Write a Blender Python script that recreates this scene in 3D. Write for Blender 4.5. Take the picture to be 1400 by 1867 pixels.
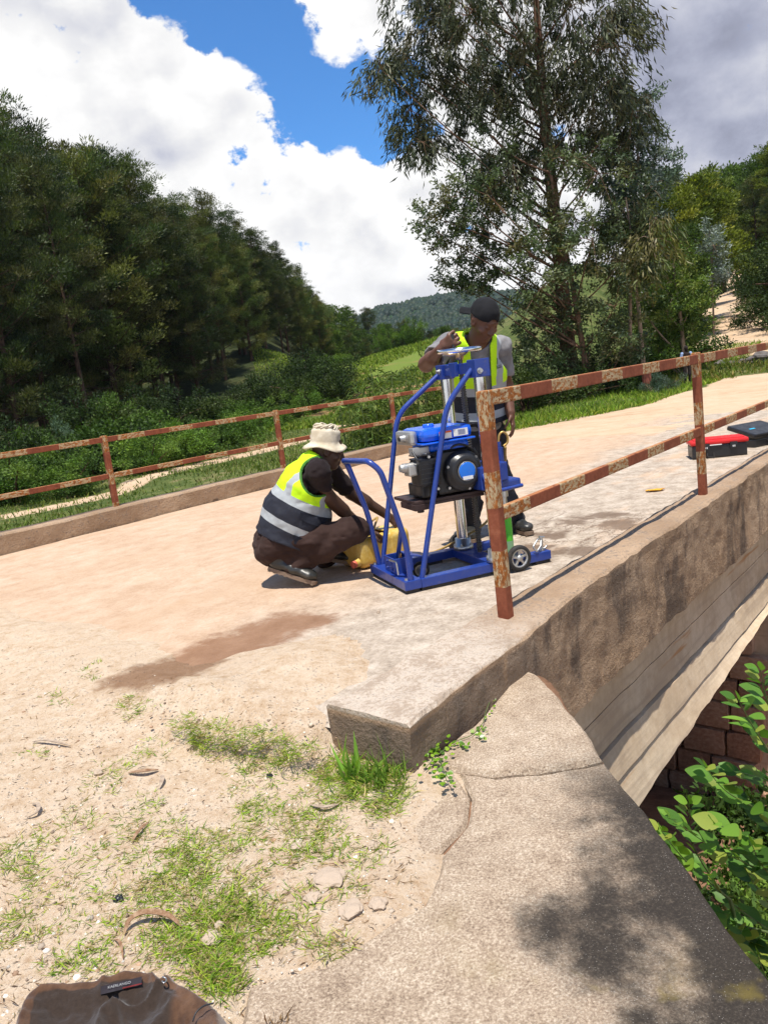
import bpy, bmesh, math, random
import numpy as np
from mathutils import Vector, Matrix, noise as mnoise
PI = math.pi
for o in list(bpy.data.objects): bpy.data.objects.remove(o)
SC = bpy.context.scene
COL = SC.collection
R = math.radians

# ------------------------------------------------------------------ camera
CAM_H = 1.2
ROLL, PITCH, FOC = R(7.0), R(9.9), 1402.0
_up = Vector((-math.sin(ROLL)*math.cos(PITCH), -math.cos(ROLL)*math.cos(PITCH), -math.sin(PITCH)))
_f = Vector((0, 0, 1)); _y = (_f-_up*_f.dot(_up)).normalized(); _x = _y.cross(_up)
if _x.x < 0: _x = -_x
MW = Matrix((_x, _y, _up))            # camera (right, down, forward) -> world
cam = bpy.data.cameras.new('camera'); camo = bpy.data.objects.new('camera', cam); COL.objects.link(camo)
cr, cd, cf = MW @ Vector((1, 0, 0)), MW @ Vector((0, 1, 0)), MW @ Vector((0, 0, 1))
camo.matrix_world = Matrix(((cr.x, -cd.x, -cf.x, 0), (cr.y, -cd.y, -cf.y, 0), (cr.z, -cd.z, -cf.z, CAM_H), (0, 0, 0, 1)))
cam.sensor_fit = 'VERTICAL'; cam.sensor_height = 36; cam.sensor_width = 27; cam.lens = FOC/1867*36
cam.clip_start = 0.05; cam.clip_end = 5000
SC.camera = camo

# surveying helpers: where a sight line through the view meets a plane of the place
def sight(u, v):
    return (MW @ Vector((u-700, v-933.5, FOC))).normalized()
def on_z(u, v, z=0.0):
    d = sight(u, v); t = (z-CAM_H)/d.z; return Vector((0, 0, CAM_H))+d*t
def on_y(u, v, y):
    d = sight(u, v); t = y/d.y; return Vector((0, 0, CAM_H))+d*t
def on_d(u, v, dist):
    d = sight(u, v); t = dist/math.hypot(d.x, d.y); return Vector((0, 0, CAM_H))+d*t
# bridge frame: s along the deck, l to its left
BA = Vector((0.6442, 0.7649)); BL = Vector((-BA.y, BA.x)); BO = Vector((0.494, 3.367))
def W(s, l, z=0.0):
    return Vector((BO.x+BA.x*s+BL.x*l, BO.y+BA.y*s+BL.y*l, z))
def SL(x, y):
    dx, dy = x-BO.x, y-BO.y
    return dx*BA.x+dy*BA.y, dx*BL.x+dy*BL.y
BANG = math.atan2(BA.y, BA.x)

# ------------------------------------------------------------------ node helper
class S:
    """socket wrapper with arithmetic"""
    def __init__(s, g, k): s.g, s.k = g, k
    def __add__(s, o): return s.g.m('ADD', s, o)
    def __radd__(s, o): return s.g.m('ADD', o, s)
    def __sub__(s, o): return s.g.m('SUBTRACT', s, o)
    def __rsub__(s, o): return s.g.m('SUBTRACT', o, s)
    def __mul__(s, o): return s.g.m('MULTIPLY', s, o)
    def __rmul__(s, o): return s.g.m('MULTIPLY', o, s)
    def __truediv__(s, o): return s.g.m('DIVIDE', s, o)
class G:
    def __init__(s, tree): s.t = tree; s.n = tree.nodes; s.l = tree.links
    def put(s, inp, v):
        if isinstance(v, S): s.l.new(v.k, inp)
        elif v is not None:
            if isinstance(v, (tuple, list)) and len(v) == 3 and inp.type == 'RGBA': v = (*v, 1)
            inp.default_value = v
    def m(s, op, a, b=None, c=None):
        n = s.n.new('ShaderNodeMath'); n.operation = op
        for i, v in enumerate((a, b, c)):
            if v is not None: s.put(n.inputs[i], v)
        return S(s, n.outputs[0])
    def vm(s, op, a, b=None):
        n = s.n.new('ShaderNodeVectorMath'); n.operation = op
        s.put(n.inputs[0], a)
        if b is not None:
            if op == 'SCALE': s.put(n.inputs['Scale'], b)
            else: s.put(n.inputs[1], b)
        return S(s, n.outputs['Value' if op in ('DOT_PRODUCT', 'LENGTH', 'DISTANCE') else 'Vector'])
    def coord(s, which='Object'):
        return S(s, s.n.new('ShaderNodeTexCoord').outputs[which])
    def xyz(s, v):
        n = s.n.new('ShaderNodeSeparateXYZ'); s.put(n.inputs[0], v); return [S(s, o) for o in n.outputs]
    def vec(s, x, y, z):
        n = s.n.new('ShaderNodeCombineXYZ')
        for i, v in enumerate((x, y, z)): s.put(n.inputs[i], v)
        return S(s, n.outputs[0])
    def noise(s, v, scale, detail=4, rough=.55, dist=0.0, color=False):
        n = s.n.new('ShaderNodeTexNoise'); s.put(n.inputs['Vector'], v)
        n.inputs['Scale'].default_value = scale; n.inputs['Detail'].default_value = detail
        n.inputs['Roughness'].default_value = rough; n.inputs['Distortion'].default_value = dist
        return S(s, n.outputs['Color' if color else 0])
    def voro(s, v, scale, feat='F1', rand=1.0, out=0):
        n = s.n.new('ShaderNodeTexVoronoi'); n.feature = feat; s.put(n.inputs['Vector'], v)
        n.inputs['Scale'].default_value = scale; n.inputs['Randomness'].default_value = rand
        return S(s, n.outputs[out])
    def sm(s, x, a, b, lo=0.0, hi=1.0):
        n = s.n.new('ShaderNodeMapRange'); n.interpolation_type = 'SMOOTHSTEP'
        s.put(n.inputs[0], x)
        for i, v in zip((1, 2, 3, 4), (a, b, lo, hi)): s.put(n.inputs[i], v)
        return S(s, n.outputs[0])
    def ramp(s, x, stops, interp='LINEAR'):
        n = s.n.new('ShaderNodeValToRGB'); n.color_ramp.interpolation = interp
        e = n.color_ramp.elements
        while len(e) < len(stops): e.new(0.5)
        for q, (p, c) in zip(e, stops): q.position = p; q.color = (*c, 1) if len(c) == 3 else c
        s.put(n.inputs[0], x); return S(s, n.outputs[0])
    def mix(s, f, a, b, mode='MIX'):
        n = s.n.new('ShaderNodeMix'); n.data_type = 'RGBA'; n.blend_type = mode; n.clamp_factor = True
        s.put(n.inputs[0], f); s.put(n.inputs[6], a); s.put(n.inputs[7], b)
        return S(s, n.outputs[2])
    def attr(s, name, out='Color'):
        n = s.n.new('ShaderNodeAttribute'); n.attribute_name = name; return S(s, n.outputs[out])
    def bump(s, h, strength=.3, dist=.01, normal=None):
        n = s.n.new('ShaderNodeBump'); s.put(n.inputs['Strength'], strength)
        n.inputs['Distance'].default_value = dist; s.put(n.inputs['Height'], h)
        if normal: s.put(n.inputs['Normal'], normal)
        return S(s, n.outputs[0])
def mat(name, fn):
    """fn(g) returns dict of Principled inputs"""
    m = bpy.data.materials.new(name); m.use_nodes = True
    g = G(m.node_tree); b = m.node_tree.nodes['Principled BSDF']
    d = fn(g)
    for k, v in d.items():
        if k == '_leaf': continue
        g.put(b.inputs[k], v)
    if '_leaf' in d:                      # leaves let light through
        t = m.node_tree.nodes.new('ShaderNodeBsdfTranslucent'); g.put(t.inputs[0], d['_leaf'][0])
        mx = m.node_tree.nodes.new('ShaderNodeMixShader'); mx.inputs[0].default_value = d['_leaf'][1]
        g.l.new(b.outputs[0], mx.inputs[1]); g.l.new(t.outputs[0], mx.inputs[2])
        g.l.new(mx.outputs[0], m.node_tree.nodes['Material Output'].inputs[0])
    return m

# ------------------------------------------------------------------ sky, sun, exposure
SUN_EL, SUN_AZ = R(76), R(188)        # azimuth from +Y towards +X
sund = Vector((math.sin(SUN_AZ)*math.cos(SUN_EL), math.cos(SUN_AZ)*math.cos(SUN_EL), math.sin(SUN_EL)))
wd = bpy.data.worlds.new('World'); SC.world = wd; wd.use_nodes = True
g = G(wd.node_tree); bg = wd.node_tree.nodes['Background']
sk = g.n.new('ShaderNodeTexSky'); sk.sky_type = 'NISHITA'; sk.sun_disc = False
sk.sun_elevation = SUN_EL; sk.sun_rotation = SUN_AZ; sk.altitude = 1800; sk.air_density = 1.0; sk.dust_density = .4; sk.ozone_density = 2.0
skc = S(g, sk.outputs[0])
dv = g.coord('Generated')
dx, dy, dz = g.xyz(dv)
cv = g.vec(dx, dy, dz*1.35)
big = g.noise(cv, 2.3, 1, .5)
b1 = g.noise(cv, 9.0, 7, .62)
b2 = g.noise(g.vm('ADD', cv, (.012, .0, .04)), 9.0, 2, .55)
fold = g.m('ABSOLUTE', b1-.5)
D = big*.42+b1*1.15-fold*.3-.26
D1, D2 = b1, b2
bias = None
def blob(u, v, rad, w):
    global bias
    c = sight(u, v)
    dd = g.vm('DISTANCE', dv, tuple(c))
    e = g.sm(dd, rad*1.7, 0.0)*w
    bias = e if bias is None else bias+e
for q in [(290, -40, .05, -.20), (250, -10, .02, -.10), (400, -40, .075, -.26), (480, 40, .05, -.16), (570, 130, .07, -.27), (650, 215, .05, -.22), (730, 230, .04, -.16), (740, 130, .05, -.18), (436, 284, .017, -.19),
          (150, 130, .2, .12), (30, 60, .10, .12), (1340, 60, .12, .16), (1150, 90, .06, .08), (350, 290, .10, .12), (560, 400, .12, .12), (740, 430, .10, .12), (575, -10, .045, .20), (670, 35, .045, .16), (1200, 200, .22, .14), (900, -250, .22, .08)]: blob(*q)
bias = bias+g.sm(dz, .25, .06)*.16+.015-g.sm(dz, .44, .75)*.16
Db = D+bias
cm = g.sm(Db, .455, .535)
# cloud light: tops towards the sun bright, undersides and thick parts greyer
rel = D1-D2
grey = g.sm(g.vm('DISTANCE', dv, tuple(sight(1330, 75))), .20, .06)
low = g.sm(big*.7+b2*.3, .46, .62)
lum = .96+rel*.75-low*.09-grey*.42+g.sm(Db, .62, .5)*.05
lum = g.m('MAXIMUM', g.m('MINIMUM', lum, 1.0), .3)
cc = g.mix(g.sm(lum, .45, .95), (.74, .78, 1.0), (1.0, .995, .99))
cl = g.vm('SCALE', cc, lum)
SKY_K = .115
cl = g.vm('SCALE', cl, .86/SKY_K)
clear = g.mix(1.0, skc, (0.55, 1.05, 1.45), 'MULTIPLY')
g.l.new(g.mix(cm, clear, cl).k, bg.inputs[0]); bg.inputs[1].default_value = SKY_K
wd.cycles.sampling_method = 'NONE'
sl = bpy.data.lights.new('sun', 'SUN'); sl.energy = 5.0; sl.angle = R(.53); sl.color = (1.0, .95, .86)
so = bpy.data.objects.new('sun', sl); COL.objects.link(so); so.location = sund*60
so.rotation_euler = (-sund).to_track_quat('-Z', 'Y').to_euler()
SC.view_settings.view_transform = 'Standard'; SC.view_settings.look = 'None'
SC.view_settings.exposure = 0.30; SC.view_settings.gamma = 1.0; SC.view_settings.use_curve_mapping = False
SC.render.engine = 'CYCLES'
SC.cycles.max_bounces = 6; SC.cycles.diffuse_bounces = 3; SC.cycles.glossy_bounces = 3; SC.cycles.transmission_bounces = 4; SC.cycles.transparent_max_bounces = 6
SC.cycles.use_denoising = True; SC.cycles.caustics_reflective = False; SC.cycles.caustics_refractive = False

# ------------------------------------------------------------------ mesh helpers
rnd = random.Random(7)
rng = np.random.default_rng(11)
def tag(o, label=None, cat=None, group=None, kind=None):
    for k, v in (('label', label), ('category', cat), ('group', group), ('kind', kind)):
        if v: o[k] = v
    return o
def empty(name, loc=(0, 0, 0), rz=0.0, label=None, cat=None, group=None):
    o = bpy.data.objects.new(name, None); COL.objects.link(o); o.location = loc; o.rotation_euler = (0, 0, rz)
    o.empty_display_size = .1
    return tag(o, label, cat, group)
def link(name, me, m=None, parent=None, smooth=False):
    o = bpy.data.objects.new(name, me); COL.objects.link(o)
    if m is not None and not me.materials:
        for q in (m if isinstance(m, (list, tuple)) else [m]): me.materials.append(q)
    if smooth:
        me.polygons.foreach_set('use_smooth', [True]*len(me.polygons))
    if parent is not None: o.parent = parent
    return o
def npmesh(name, V, F):
    """fast mesh from arrays; F is (n,3) or (n,4)"""
    V = np.asarray(V, np.float32); F = np.asarray(F, np.int32); k = F.shape[1]
    me = bpy.data.meshes.new(name)
    me.vertices.add(len(V)); me.vertices.foreach_set('co', V.ravel())
    me.loops.add(F.size); me.loops.foreach_set('vertex_index', F.ravel())
    me.polygons.add(len(F)); me.polygons.foreach_set('loop_start', np.arange(0, F.size, k, dtype=np.int32))
    me.update(calc_edges=True); return me
def vcol(me, name, C):
    C = np.asarray(C, np.float32)
    if C.shape[1] == 3: C = np.concatenate([C, np.ones((len(C), 1), np.float32)], 1)
    a = me.attributes.new(name, 'FLOAT_COLOR', 'POINT'); a.data.foreach_set('color', C.ravel())
class MB:
    """mesh builder"""
    def __init__(s): s.v = []; s.f = []; s.sm = []
    def add(s, V, F, smooth=False):
        b = len(s.v); s.v += [tuple(q) for q in V]; s.f += [tuple(i+b for i in q) for q in F]; s.sm += [smooth]*len(F)
        return s
    def box(s, lo, hi, M=None, bev=0.0):
        lo, hi = Vector(lo), Vector(hi)
        if bev <= 0:
            V = [Vector((x, y, z)) for x in (lo.x, hi.x) for y in (lo.y, hi.y) for z in (lo.z, hi.z)]
            F = [(0, 1, 3, 2), (4, 6, 7, 5), (0, 4, 5, 1), (2, 3, 7, 6), (0, 2, 6, 4), (1, 5, 7, 3)]
        else:
            bm = bmesh.new(); bmesh.ops.create_cube(bm, size=1)
            for q in bm.verts: q.co = Vector([lo[i]+(q.co[i]+.5)*(hi[i]-lo[i]) for i in range(3)])
            bmesh.ops.bevel(bm, geom=bm.edges[:]+bm.verts[:], offset=bev, segments=2, affect='EDGES', profile=.6)
            bm.verts.index_update(); V = [q.co.copy() for q in bm.verts]; F = [[q.index for q in p.verts] for p in bm.faces]; bm.free()
        if M is not None: V = [M @ q for q in V]
        return s.add(V, F)
    def cyl(s, a, b, r0, r1=None, n=16, caps=True, smooth=True):
        a, b = Vector(a), Vector(b); r1 = r0 if r1 is None else r1
        d = (b-a).normalized(); u = d.orthogonal().normalized(); w = d.cross(u)
        V = []
        for p, r in ((a, r0), (b, r1)):
            V += [p+(u*math.cos(2*PI*i/n)+w*math.sin(2*PI*i/n))*r for i in range(n)]
        s.add(V, [(i, (i+1) % n, n+(i+1) % n, n+i) for i in range(n)], smooth)
        if caps:
            s.add(V[:n], [tuple(range(n))[::-1]]); s.add(V[n:], [tuple(range(n))])
        return s
    def tube(s, pts, r, n=10, closed=False, smooth=True, caps=True):
        P = [Vector(q) for q in pts]; m = len(P)
        rs = r if isinstance(r, (list, tuple)) else [r]*m
        V = []; u = None
        for i in range(m):
            if closed: t = (P[(i+1) % m]-P[i-1]).normalized()
            else: t = (P[min(i+1, m-1)]-P[max(i-1, 0)]).normalized()
            if u is None: u = t.orthogonal().normalized()
            u = (u-t*u.dot(t)).normalized(); w = t.cross(u)
            V += [P[i]+(u*math.cos(2*PI*k/n)+w*math.sin(2*PI*k/n))*rs[i] for k in range(n)]
        F = []
        for i in range(m if closed else m-1):
            j = (i+1) % m
            F += [(i*n+k, i*n+(k+1) % n, j*n+(k+1) % n, j*n+k) for k in range(n)]
        s.add(V, F, smooth)
        if caps and not closed:
            s.add(V[:n], [tuple(range(n))[::-1]]); s.add(V[-n:], [tuple(range(n))])
        return s
    def lathe(s, prof, M=None, n=24, smooth=True):
        """profile (radius, height) around z"""
        V = []; F = []
        for r, z in prof: V += [Vector((r*math.cos(2*PI*i/n), r*math.sin(2*PI*i/n), z)) for i in range(n)]
        for j in range(len(prof)-1):
            F += [(j*n+i, j*n+(i+1) % n, (j+1)*n+(i+1) % n, (j+1)*n+i) for i in range(n)]
        if M is not None: V = [M @ q for q in V]
        return s.add(V, F, smooth)
    def prism(s, pts, z0, z1, M=None):
        """polygon in xy, extruded in z"""
        n = len(pts); V = [Vector((x, y, z0)) for x, y in pts]+[Vector((x, y, z1)) for x, y in pts]
        if M is not None: V = [M @ q for q in V]
        return s.add(V, [tuple(range(n))[::-1], tuple(range(n, 2*n))]+[(i, (i+1) % n, n+(i+1) % n, n+i) for i in range(n)])
    def build(s, name, m, parent=None, bevel=0.0):
        me = bpy.data.meshes.new(name); me.from_pydata(s.v, [], s.f)
        if bevel > 0:
            bm = bmesh.new(); bm.from_mesh(me); bmesh.ops.recalc_face_normals(bm, faces=bm.faces)
            bm.to_mesh(me); bm.free()
        else:
            bm = bmesh.new(); bm.from_mesh(me); bmesh.ops.recalc_face_normals(bm, faces=bm.faces); bm.to_mesh(me); bm.free()
        me.polygons.foreach_set('use_smooth', s.sm)
        me.update(); return link(name, me, m, parent)
def smooth_path(pts, k=6):
    """Catmull-Rom through the points"""
    P = [Vector(q) for q in pts]; out = []
    for i in range(len(P)-1):
        p0, p1, p2, p3 = P[max(i-1, 0)], P[i], P[i+1], P[min(i+2, len(P)-1)]
        for j in range(k):
            t = j/k
            out.append(.5*((2*p1)+(p2-p0)*t+(2*p0-5*p1+4*p2-p3)*t*t+(3*p1-p0-3*p2+p3)*t**3))
    return out+[P[-1]]
def bend_path(pts, rad, k=6):
    """polyline with rounded corners, as bent pipe"""
    P = [Vector(q) for q in pts]; out = [P[0]]
    for i in range(1, len(P)-1):
        a, b = (P[i-1]-P[i]), (P[i+1]-P[i]); r = min(rad, a.length*.49, b.length*.49)
        p, q = P[i]+a.normalized()*r, P[i]+b.normalized()*r
        for j in range(k+1):
            t = j/k; out.append(p*(1-t)**2+P[i]*2*t*(1-t)+q*t*t)
    return out+[P[-1]]
def sstep(a, b, x):
    t = min(1, max(0, (x-a)/(b-a))); return t*t*(3-2*t)
def fbm(x, y, z=0.0, o=4):
    return mnoise.fractal((x, y, z), 1.0, 2.0, o)
def nsstep(a, b, x):
    t = np.clip((x-a)/(b-a), 0, 1); return t*t*(3-2*t)
# ------------------------------------------------------------------ terrain
def terr(x, y):
    """ground height (arrays) in world coordinates"""
    x = np.asarray(x, float); y = np.asarray(y, float)
    s = (x-BO.x)*BA.x+(y-BO.y)*BA.y; l = (x-BO.x)*BL.x+(y-BO.y)*BL.y
    d = np.hypot(x, y); az = np.degrees(np.arctan2(x, y))
    z = np.full_like(x, -.16)
    far = nsstep(6.0, 7.5, s)                                    # beyond the bridge the road is level again
    z = z+.16*far
    # valley left of the bridge
    left = nsstep(6.0, 7.4, l)*(1-nsstep(9.0, 17.0, s))
    z = z-.35*left-.12*nsstep(8, 16, l)*(1-nsstep(10, 22, s))
    z = z-.5*nsstep(8.5, 13, l)*nsstep(12, 20, s)
    # channel under the deck, open to the right
    ch = nsstep(-.1, .35, s)*(1-nsstep(5.25, 5.5, s))*(1-nsstep(4.8, 5.4, l))
    floor = -1.95-.42*np.clip(s-.8, 0, 6)
    z = z*(1-ch)+floor*ch
    rw = nsstep(.62, .78, x)*(1-nsstep(-.1, .35, s))*nsstep(.35, .1, l)
    z = z*(1-rw)+(-1.9+.25*np.clip(-s-1, 0, 4))*rw
    fr = nsstep(-1.6, -3.2, l)*nsstep(5.7, 6.2, s)*(1-nsstep(12, 20, s))
    z = z-2.6*fr
    # rising ground to the right beyond the bridge
    rr = nsstep(9, 17, az)
    z = z+rr*.125*np.clip(np.minimum(d, 54)-24, 0, None)
    bank = nsstep(.0, 2.2, az-26.4-.125*np.clip(50-d, 0, 24))*nsstep(25, 30, d)
    z = z+bank*(2.6+.10*np.clip(d-33, 0, 60))
    z = z+nsstep(18, 34, az)*.2*np.clip(d-55, 0, 60)
    # field hill in the middle
    cx, cy = 55*math.sin(R(12)), 55*math.cos(R(12))
    z = z+3.3*np.exp(-((x-cx)**2+(y-cy)**2)/16.5**2)*(1-nsstep(15, 24, az))
    z = z+1.0*nsstep(28, 45, d)*nsstep(-8, -3, az)*(1-nsstep(14, 20, az))
    # wooded slopes: left, and behind the field
    lf = 1-nsstep(-8, -2, az)
    z = z+lf*.26*np.clip(np.minimum(d, 120)-44, 0, None)
    z = z+.035*np.clip(np.minimum(d, 260)-85, 0, None)*(1-lf)
    # far hills
    hx, hy = 720*math.sin(R(4.9)), 720*math.cos(R(4.9))
    z = z+26*np.exp(-(((x-hx)/150)**2+((y-hy)/120)**2))
    hx, hy = 760*math.sin(R(9.5)), 760*math.cos(R(9.5))
    z = z+16*np.exp(-(((x-hx)/190)**2+((y-hy)/120)**2))
    z = z+26*nsstep(420, 900, d)
    return z
def terr1(x, y): return float(terr(np.array([x]), np.array([y]))[0])
PATH_A, PATH_B = 13.3, .07
NA, ND = 420, 260
azs = np.radians(np.linspace(-105, 105, NA)); ds = np.exp(np.linspace(math.log(1.2), math.log(1500), ND))
AZ, DD = np.meshgrid(azs, ds, indexing='ij')
TX, TY = DD*np.sin(AZ), DD*np.cos(AZ); TZ = terr(TX, TY)
rough = np.array([fbm(a*.35, b*.35, 3.1, 4) for a, b in zip(TX.ravel(), TY.ravel())]).reshape(TX.shape)
ts = (TX-BO.x)*BA.x+(TY-BO.y)*BA.y; tl = (TX-BO.x)*BL.x+(TY-BO.y)*BL.y
taz = np.degrees(AZ)
# road beyond the bridge and the side road climbing away on the right
roadm = nsstep(5.5, 6.5, ts)*nsstep(.35, -.15, tl-np.interp(ts, [6, 9, 10.3, 12.4, 18, 28], [5.7, 5.1, 4.4, 3.95, 4.3, 5.2])+.5*rough)*nsstep(-5, -4, tl)*(1-nsstep(23.5, 25.0, DD+rough*.7))
u1 = nsstep(28, 30, DD)*nsstep(22.3, 23.0, taz-.05*np.clip(DD-34, 0, 40)+rough*.5)*(1-nsstep(-.5, .1, taz-26.3-.125*np.clip(50-DD, 0, 24)+rough*.4))
u1 = np.maximum(u1, nsstep(26.5, 28.5, DD+rough)*nsstep(23.0, 24.2, taz+rough*.4)*(1-nsstep(33, 36, DD))*(1-nsstep(-.5, .1, taz-26.3-.125*np.clip(50-DD, 0, 24)+rough*.4)))
roadm = np.maximum(roadm, u1)
trk = 1.15*np.exp(-((tl-(PATH_A+PATH_B*ts+.35*np.sin(ts*.9)))/.62)**2)*nsstep(-8, -6, ts)*(1-nsstep(13, 16, ts))
trk = np.maximum(trk, np.exp(-((DD-(25.5+.2*(taz+3)))/1.0)**2)*nsstep(-4, -2.5, taz)*nsstep(4.5, 2.5, taz))
trk2 = np.exp(-((taz-9.3)/1.6)**2)*nsstep(15.2, 15.8, DD)*(1-nsstep(18.0, 19.5, DD))
roadm = np.clip(np.maximum(roadm, np.maximum(trk*nsstep(-.35, .1, rough+.12), trk2)), 0, 1)
field = nsstep(28, 33, DD)*(1-nsstep(60, 70, DD))*nsstep(-7, -4.5, taz)*nsstep(9, 6, taz)
forest = np.clip((1-nsstep(-4.5, -2.5, taz))*nsstep(30, 36, DD)+nsstep(75, 95, DD)*(1-nsstep(-8, -4, taz)*0)+nsstep(.2, 1.0, taz-26.5-.125*np.clip(50-DD, 0, 24))*nsstep(28, 31, DD), 0, 1)
earth = np.maximum(nsstep(-.3, -1.0, TZ)*nsstep(6.2, 5.2, tl)*nsstep(7.5, 6.5, ts), nsstep(6.5, 5.5, DD)*nsstep(.5, .0, ts))
TZ = TZ+rough*.07*(1-roadm*.8)*nsstep(5, 12, DD)+rough*.05*earth
canopy = np.array([mnoise.noise((a*.045, b*.045, 1.7)) for a, b in zip(TX.ravel(), TY.ravel())]).reshape(TX.shape)
TZ = TZ+nsstep(330, 420, DD)*(canopy*5+rough*3)
idx = np.arange(NA*ND).reshape(NA, ND)
F = np.stack([idx[:-1, :-1], idx[1:, :-1], idx[1:, 1:], idx[:-1, 1:]], -1).reshape(-1, 4)[:, ::-1]
gm = npmesh('ground', np.stack([TX, TY, TZ], -1).reshape(-1, 3), F)
vcol(gm, 'cover', np.stack([roadm, field, forest, earth], -1).reshape(-1, 4))

def m_ground(g):
    a = g.n.new('ShaderNodeAttribute'); a.attribute_name = 'cover'
    cc = S(g, a.outputs['Color']); r, f, w = g.xyz(cc); e = S(g, a.outputs['Alpha'])
    P = g.coord('Object')
    n1 = g.noise(P, .35, 5, .6); n2 = g.noise(P, 3.0, 6, .65); n3 = g.noise(P, 14, 4, .6); n0 = g.noise(P, .03, 4, .5)
    grass = g.ramp(n2*.55+n1*.45, [(.32, (.03, .045, .012)), (.45, (.06, .085, .02)), (.54, (.10, .12, .032)), (.64, (.20, .16, .08))])
    terrace = g.m('SINE', g.xyz(P)[2]*21.0+n1*3.0)
    fieldc = g.mix(g.sm(terrace+n2*.8-.4, -.1, .5), (.10, .15, .025), (.27, .16, .075))
    fieldc = g.mix(g.sm(n0+n1*.3, .62, .72), fieldc, (.13, .175, .03))
    sand = g.ramp(n2*.5+n1*.5, [(.32, (.40, .26, .15)), (.5, (.53, .38, .25)), (.7, (.60, .46, .32))])
    sand = g.mix(g.sm(n3, .62, .72), sand, (.33, .21, .12))
    woods = g.ramp(n2*.5+n1*.5, [(.3, (.014, .02, .008)), (.5, (.03, .04, .013)), (.62, (.06, .06, .022)), (.70, (.13, .075, .042))])
    hill = g.ramp(g.noise(P, .02, 8, .7), [(.3, (.012, .03, .012)), (.5, (.022, .052, .018)), (.64, (.05, .09, .028)), (.72, (.09, .12, .05))])
    dist = g.vm('LENGTH', P)
    woods = g.mix(g.sm(dist, 300, 380), woods, hill)
    soil = g.ramp(n2*.6+n3*.4, [(.3, (.13, .065, .035)), (.55, (.27, .15, .09)), (.75, (.36, .22, .14))])
    c = g.mix(f, grass, fieldc); c = g.mix(w, c, woods); c = g.mix(g.sm(r+n3*.25-.12, .38, .62), c, sand); c = g.mix(e, c, soil)
    return {'Base Color': c, 'Roughness': .95, 'Specular IOR Level': .15, 'Normal': g.bump(n2+n3*.5, .5, .06)}
MGROUND = mat('ground_cover', m_ground)
ground = link('ground', gm, MGROUND, smooth=True); tag(ground, kind='structure')

# foreground: sandy approach in front of the bridge end
def near_z(x, y):
    s, l = SL(x, y)
    z = -.115+.105*sstep(-.1, 1.1, l+.25*(s+1.0))
    z += .030*sstep(-1.6, -1.15, s)*sstep(.15, .9, l)*(1-sstep(-1.02, -.62, s))*(1-sstep(-1.09, -1.02, s)*(1-sstep(.9, 1.6, l)))
    z += .10*sstep(-1.42, -1.10, s)*sstep(.08, .19, l)*(1-sstep(.6, 1.2, l))*.85
    z -= .05*sstep(-.75, -.35, s)
    z -= .03*sstep(-1.6, -3.0, s)
    z += .012*fbm(x*2.1, y*2.1, .3, 4)+.004*fbm(x*11, y*11, 2.0, 3)
    wl = float(np.interp(y, [1.3, 1.53, 1.61, 1.75, 1.95, 2.1, 2.3], [-.48, -.44, -.20, -.02, .03, .0, .1]))
    z -= .16*sstep(wl+.07, wl+.16, x)*sstep(2.5, 2.2, y)+.022*sstep(wl-.05, wl+.03, x)*sstep(2.5, 2.2, y)
    return z
st = .035
gx = np.arange(-5.2, .62, st); gy = np.arange(.1, 5.3, st)
V = []; ok = np.zeros((len(gx), len(gy)), bool)
for i, x in enumerate(gx):
    for j, y in enumerate(gy):
        s, l = SL(x, y); V.append((x, y, near_z(x, y))); ok[i, j] = s < -.36 and l < 6.2 and not (l < .1 and s > -.9)
ii = np.arange(len(V)).reshape(len(gx), len(gy))
k = ok[:-1, :-1] & ok[1:, :-1] & ok[1:, 1:] & ok[:-1, 1:]
F = np.stack([ii[:-1, :-1], ii[1:, :-1], ii[1:, 1:], ii[:-1, 1:]], -1)[k]
def m_soil(g):
    P = g.coord('Object'); n1 = g.noise(P, 1.7, 5, .6); n2 = g.noise(P, 16, 6, .7); n3 = g.noise(P, 75, 5, .75); nf = g.noise(P, 240, 3, .7); v = g.voro(P, 60)
    t = n2*.40+n1*.15+n3*.30+nf*.15
    c = g.ramp(t, [(.34, (.33, .185, .10)), (.42, (.50, .35, .22)), (.50, (.64, .49, .345)), (.60, (.74, .61, .465))])
    c = g.mix(g.sm(n1*.6+n2*.4, .54, .64)*.55, c, (.50, .33, .20))
    c = g.mix(g.sm(n3, .58, .70)*.6, c, (.27, .165, .10))
    peb = g.sm(v, .30, .14)*g.sm(n2*.6+n3*.4, .50, .58)
    c = g.mix(peb*.5, c, (.62, .54, .46))
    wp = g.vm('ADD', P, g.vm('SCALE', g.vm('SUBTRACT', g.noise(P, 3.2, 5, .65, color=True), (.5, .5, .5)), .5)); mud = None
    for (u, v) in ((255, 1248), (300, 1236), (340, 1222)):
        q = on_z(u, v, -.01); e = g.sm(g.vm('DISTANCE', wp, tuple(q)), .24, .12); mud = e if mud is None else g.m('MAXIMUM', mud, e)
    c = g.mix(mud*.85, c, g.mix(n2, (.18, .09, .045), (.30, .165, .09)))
    h = n2*.45+n3*.45+nf*.25+peb*.3
    return {'Base Color': c, 'Roughness': .95, 'Specular IOR Level': .1, 'Normal': g.bump(h, 1.0, .022)}
near = link('approach_ground', npmesh('approach_ground', V, F), mat('pale_soil', m_soil), smooth=True); tag(near, kind='structure')

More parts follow.
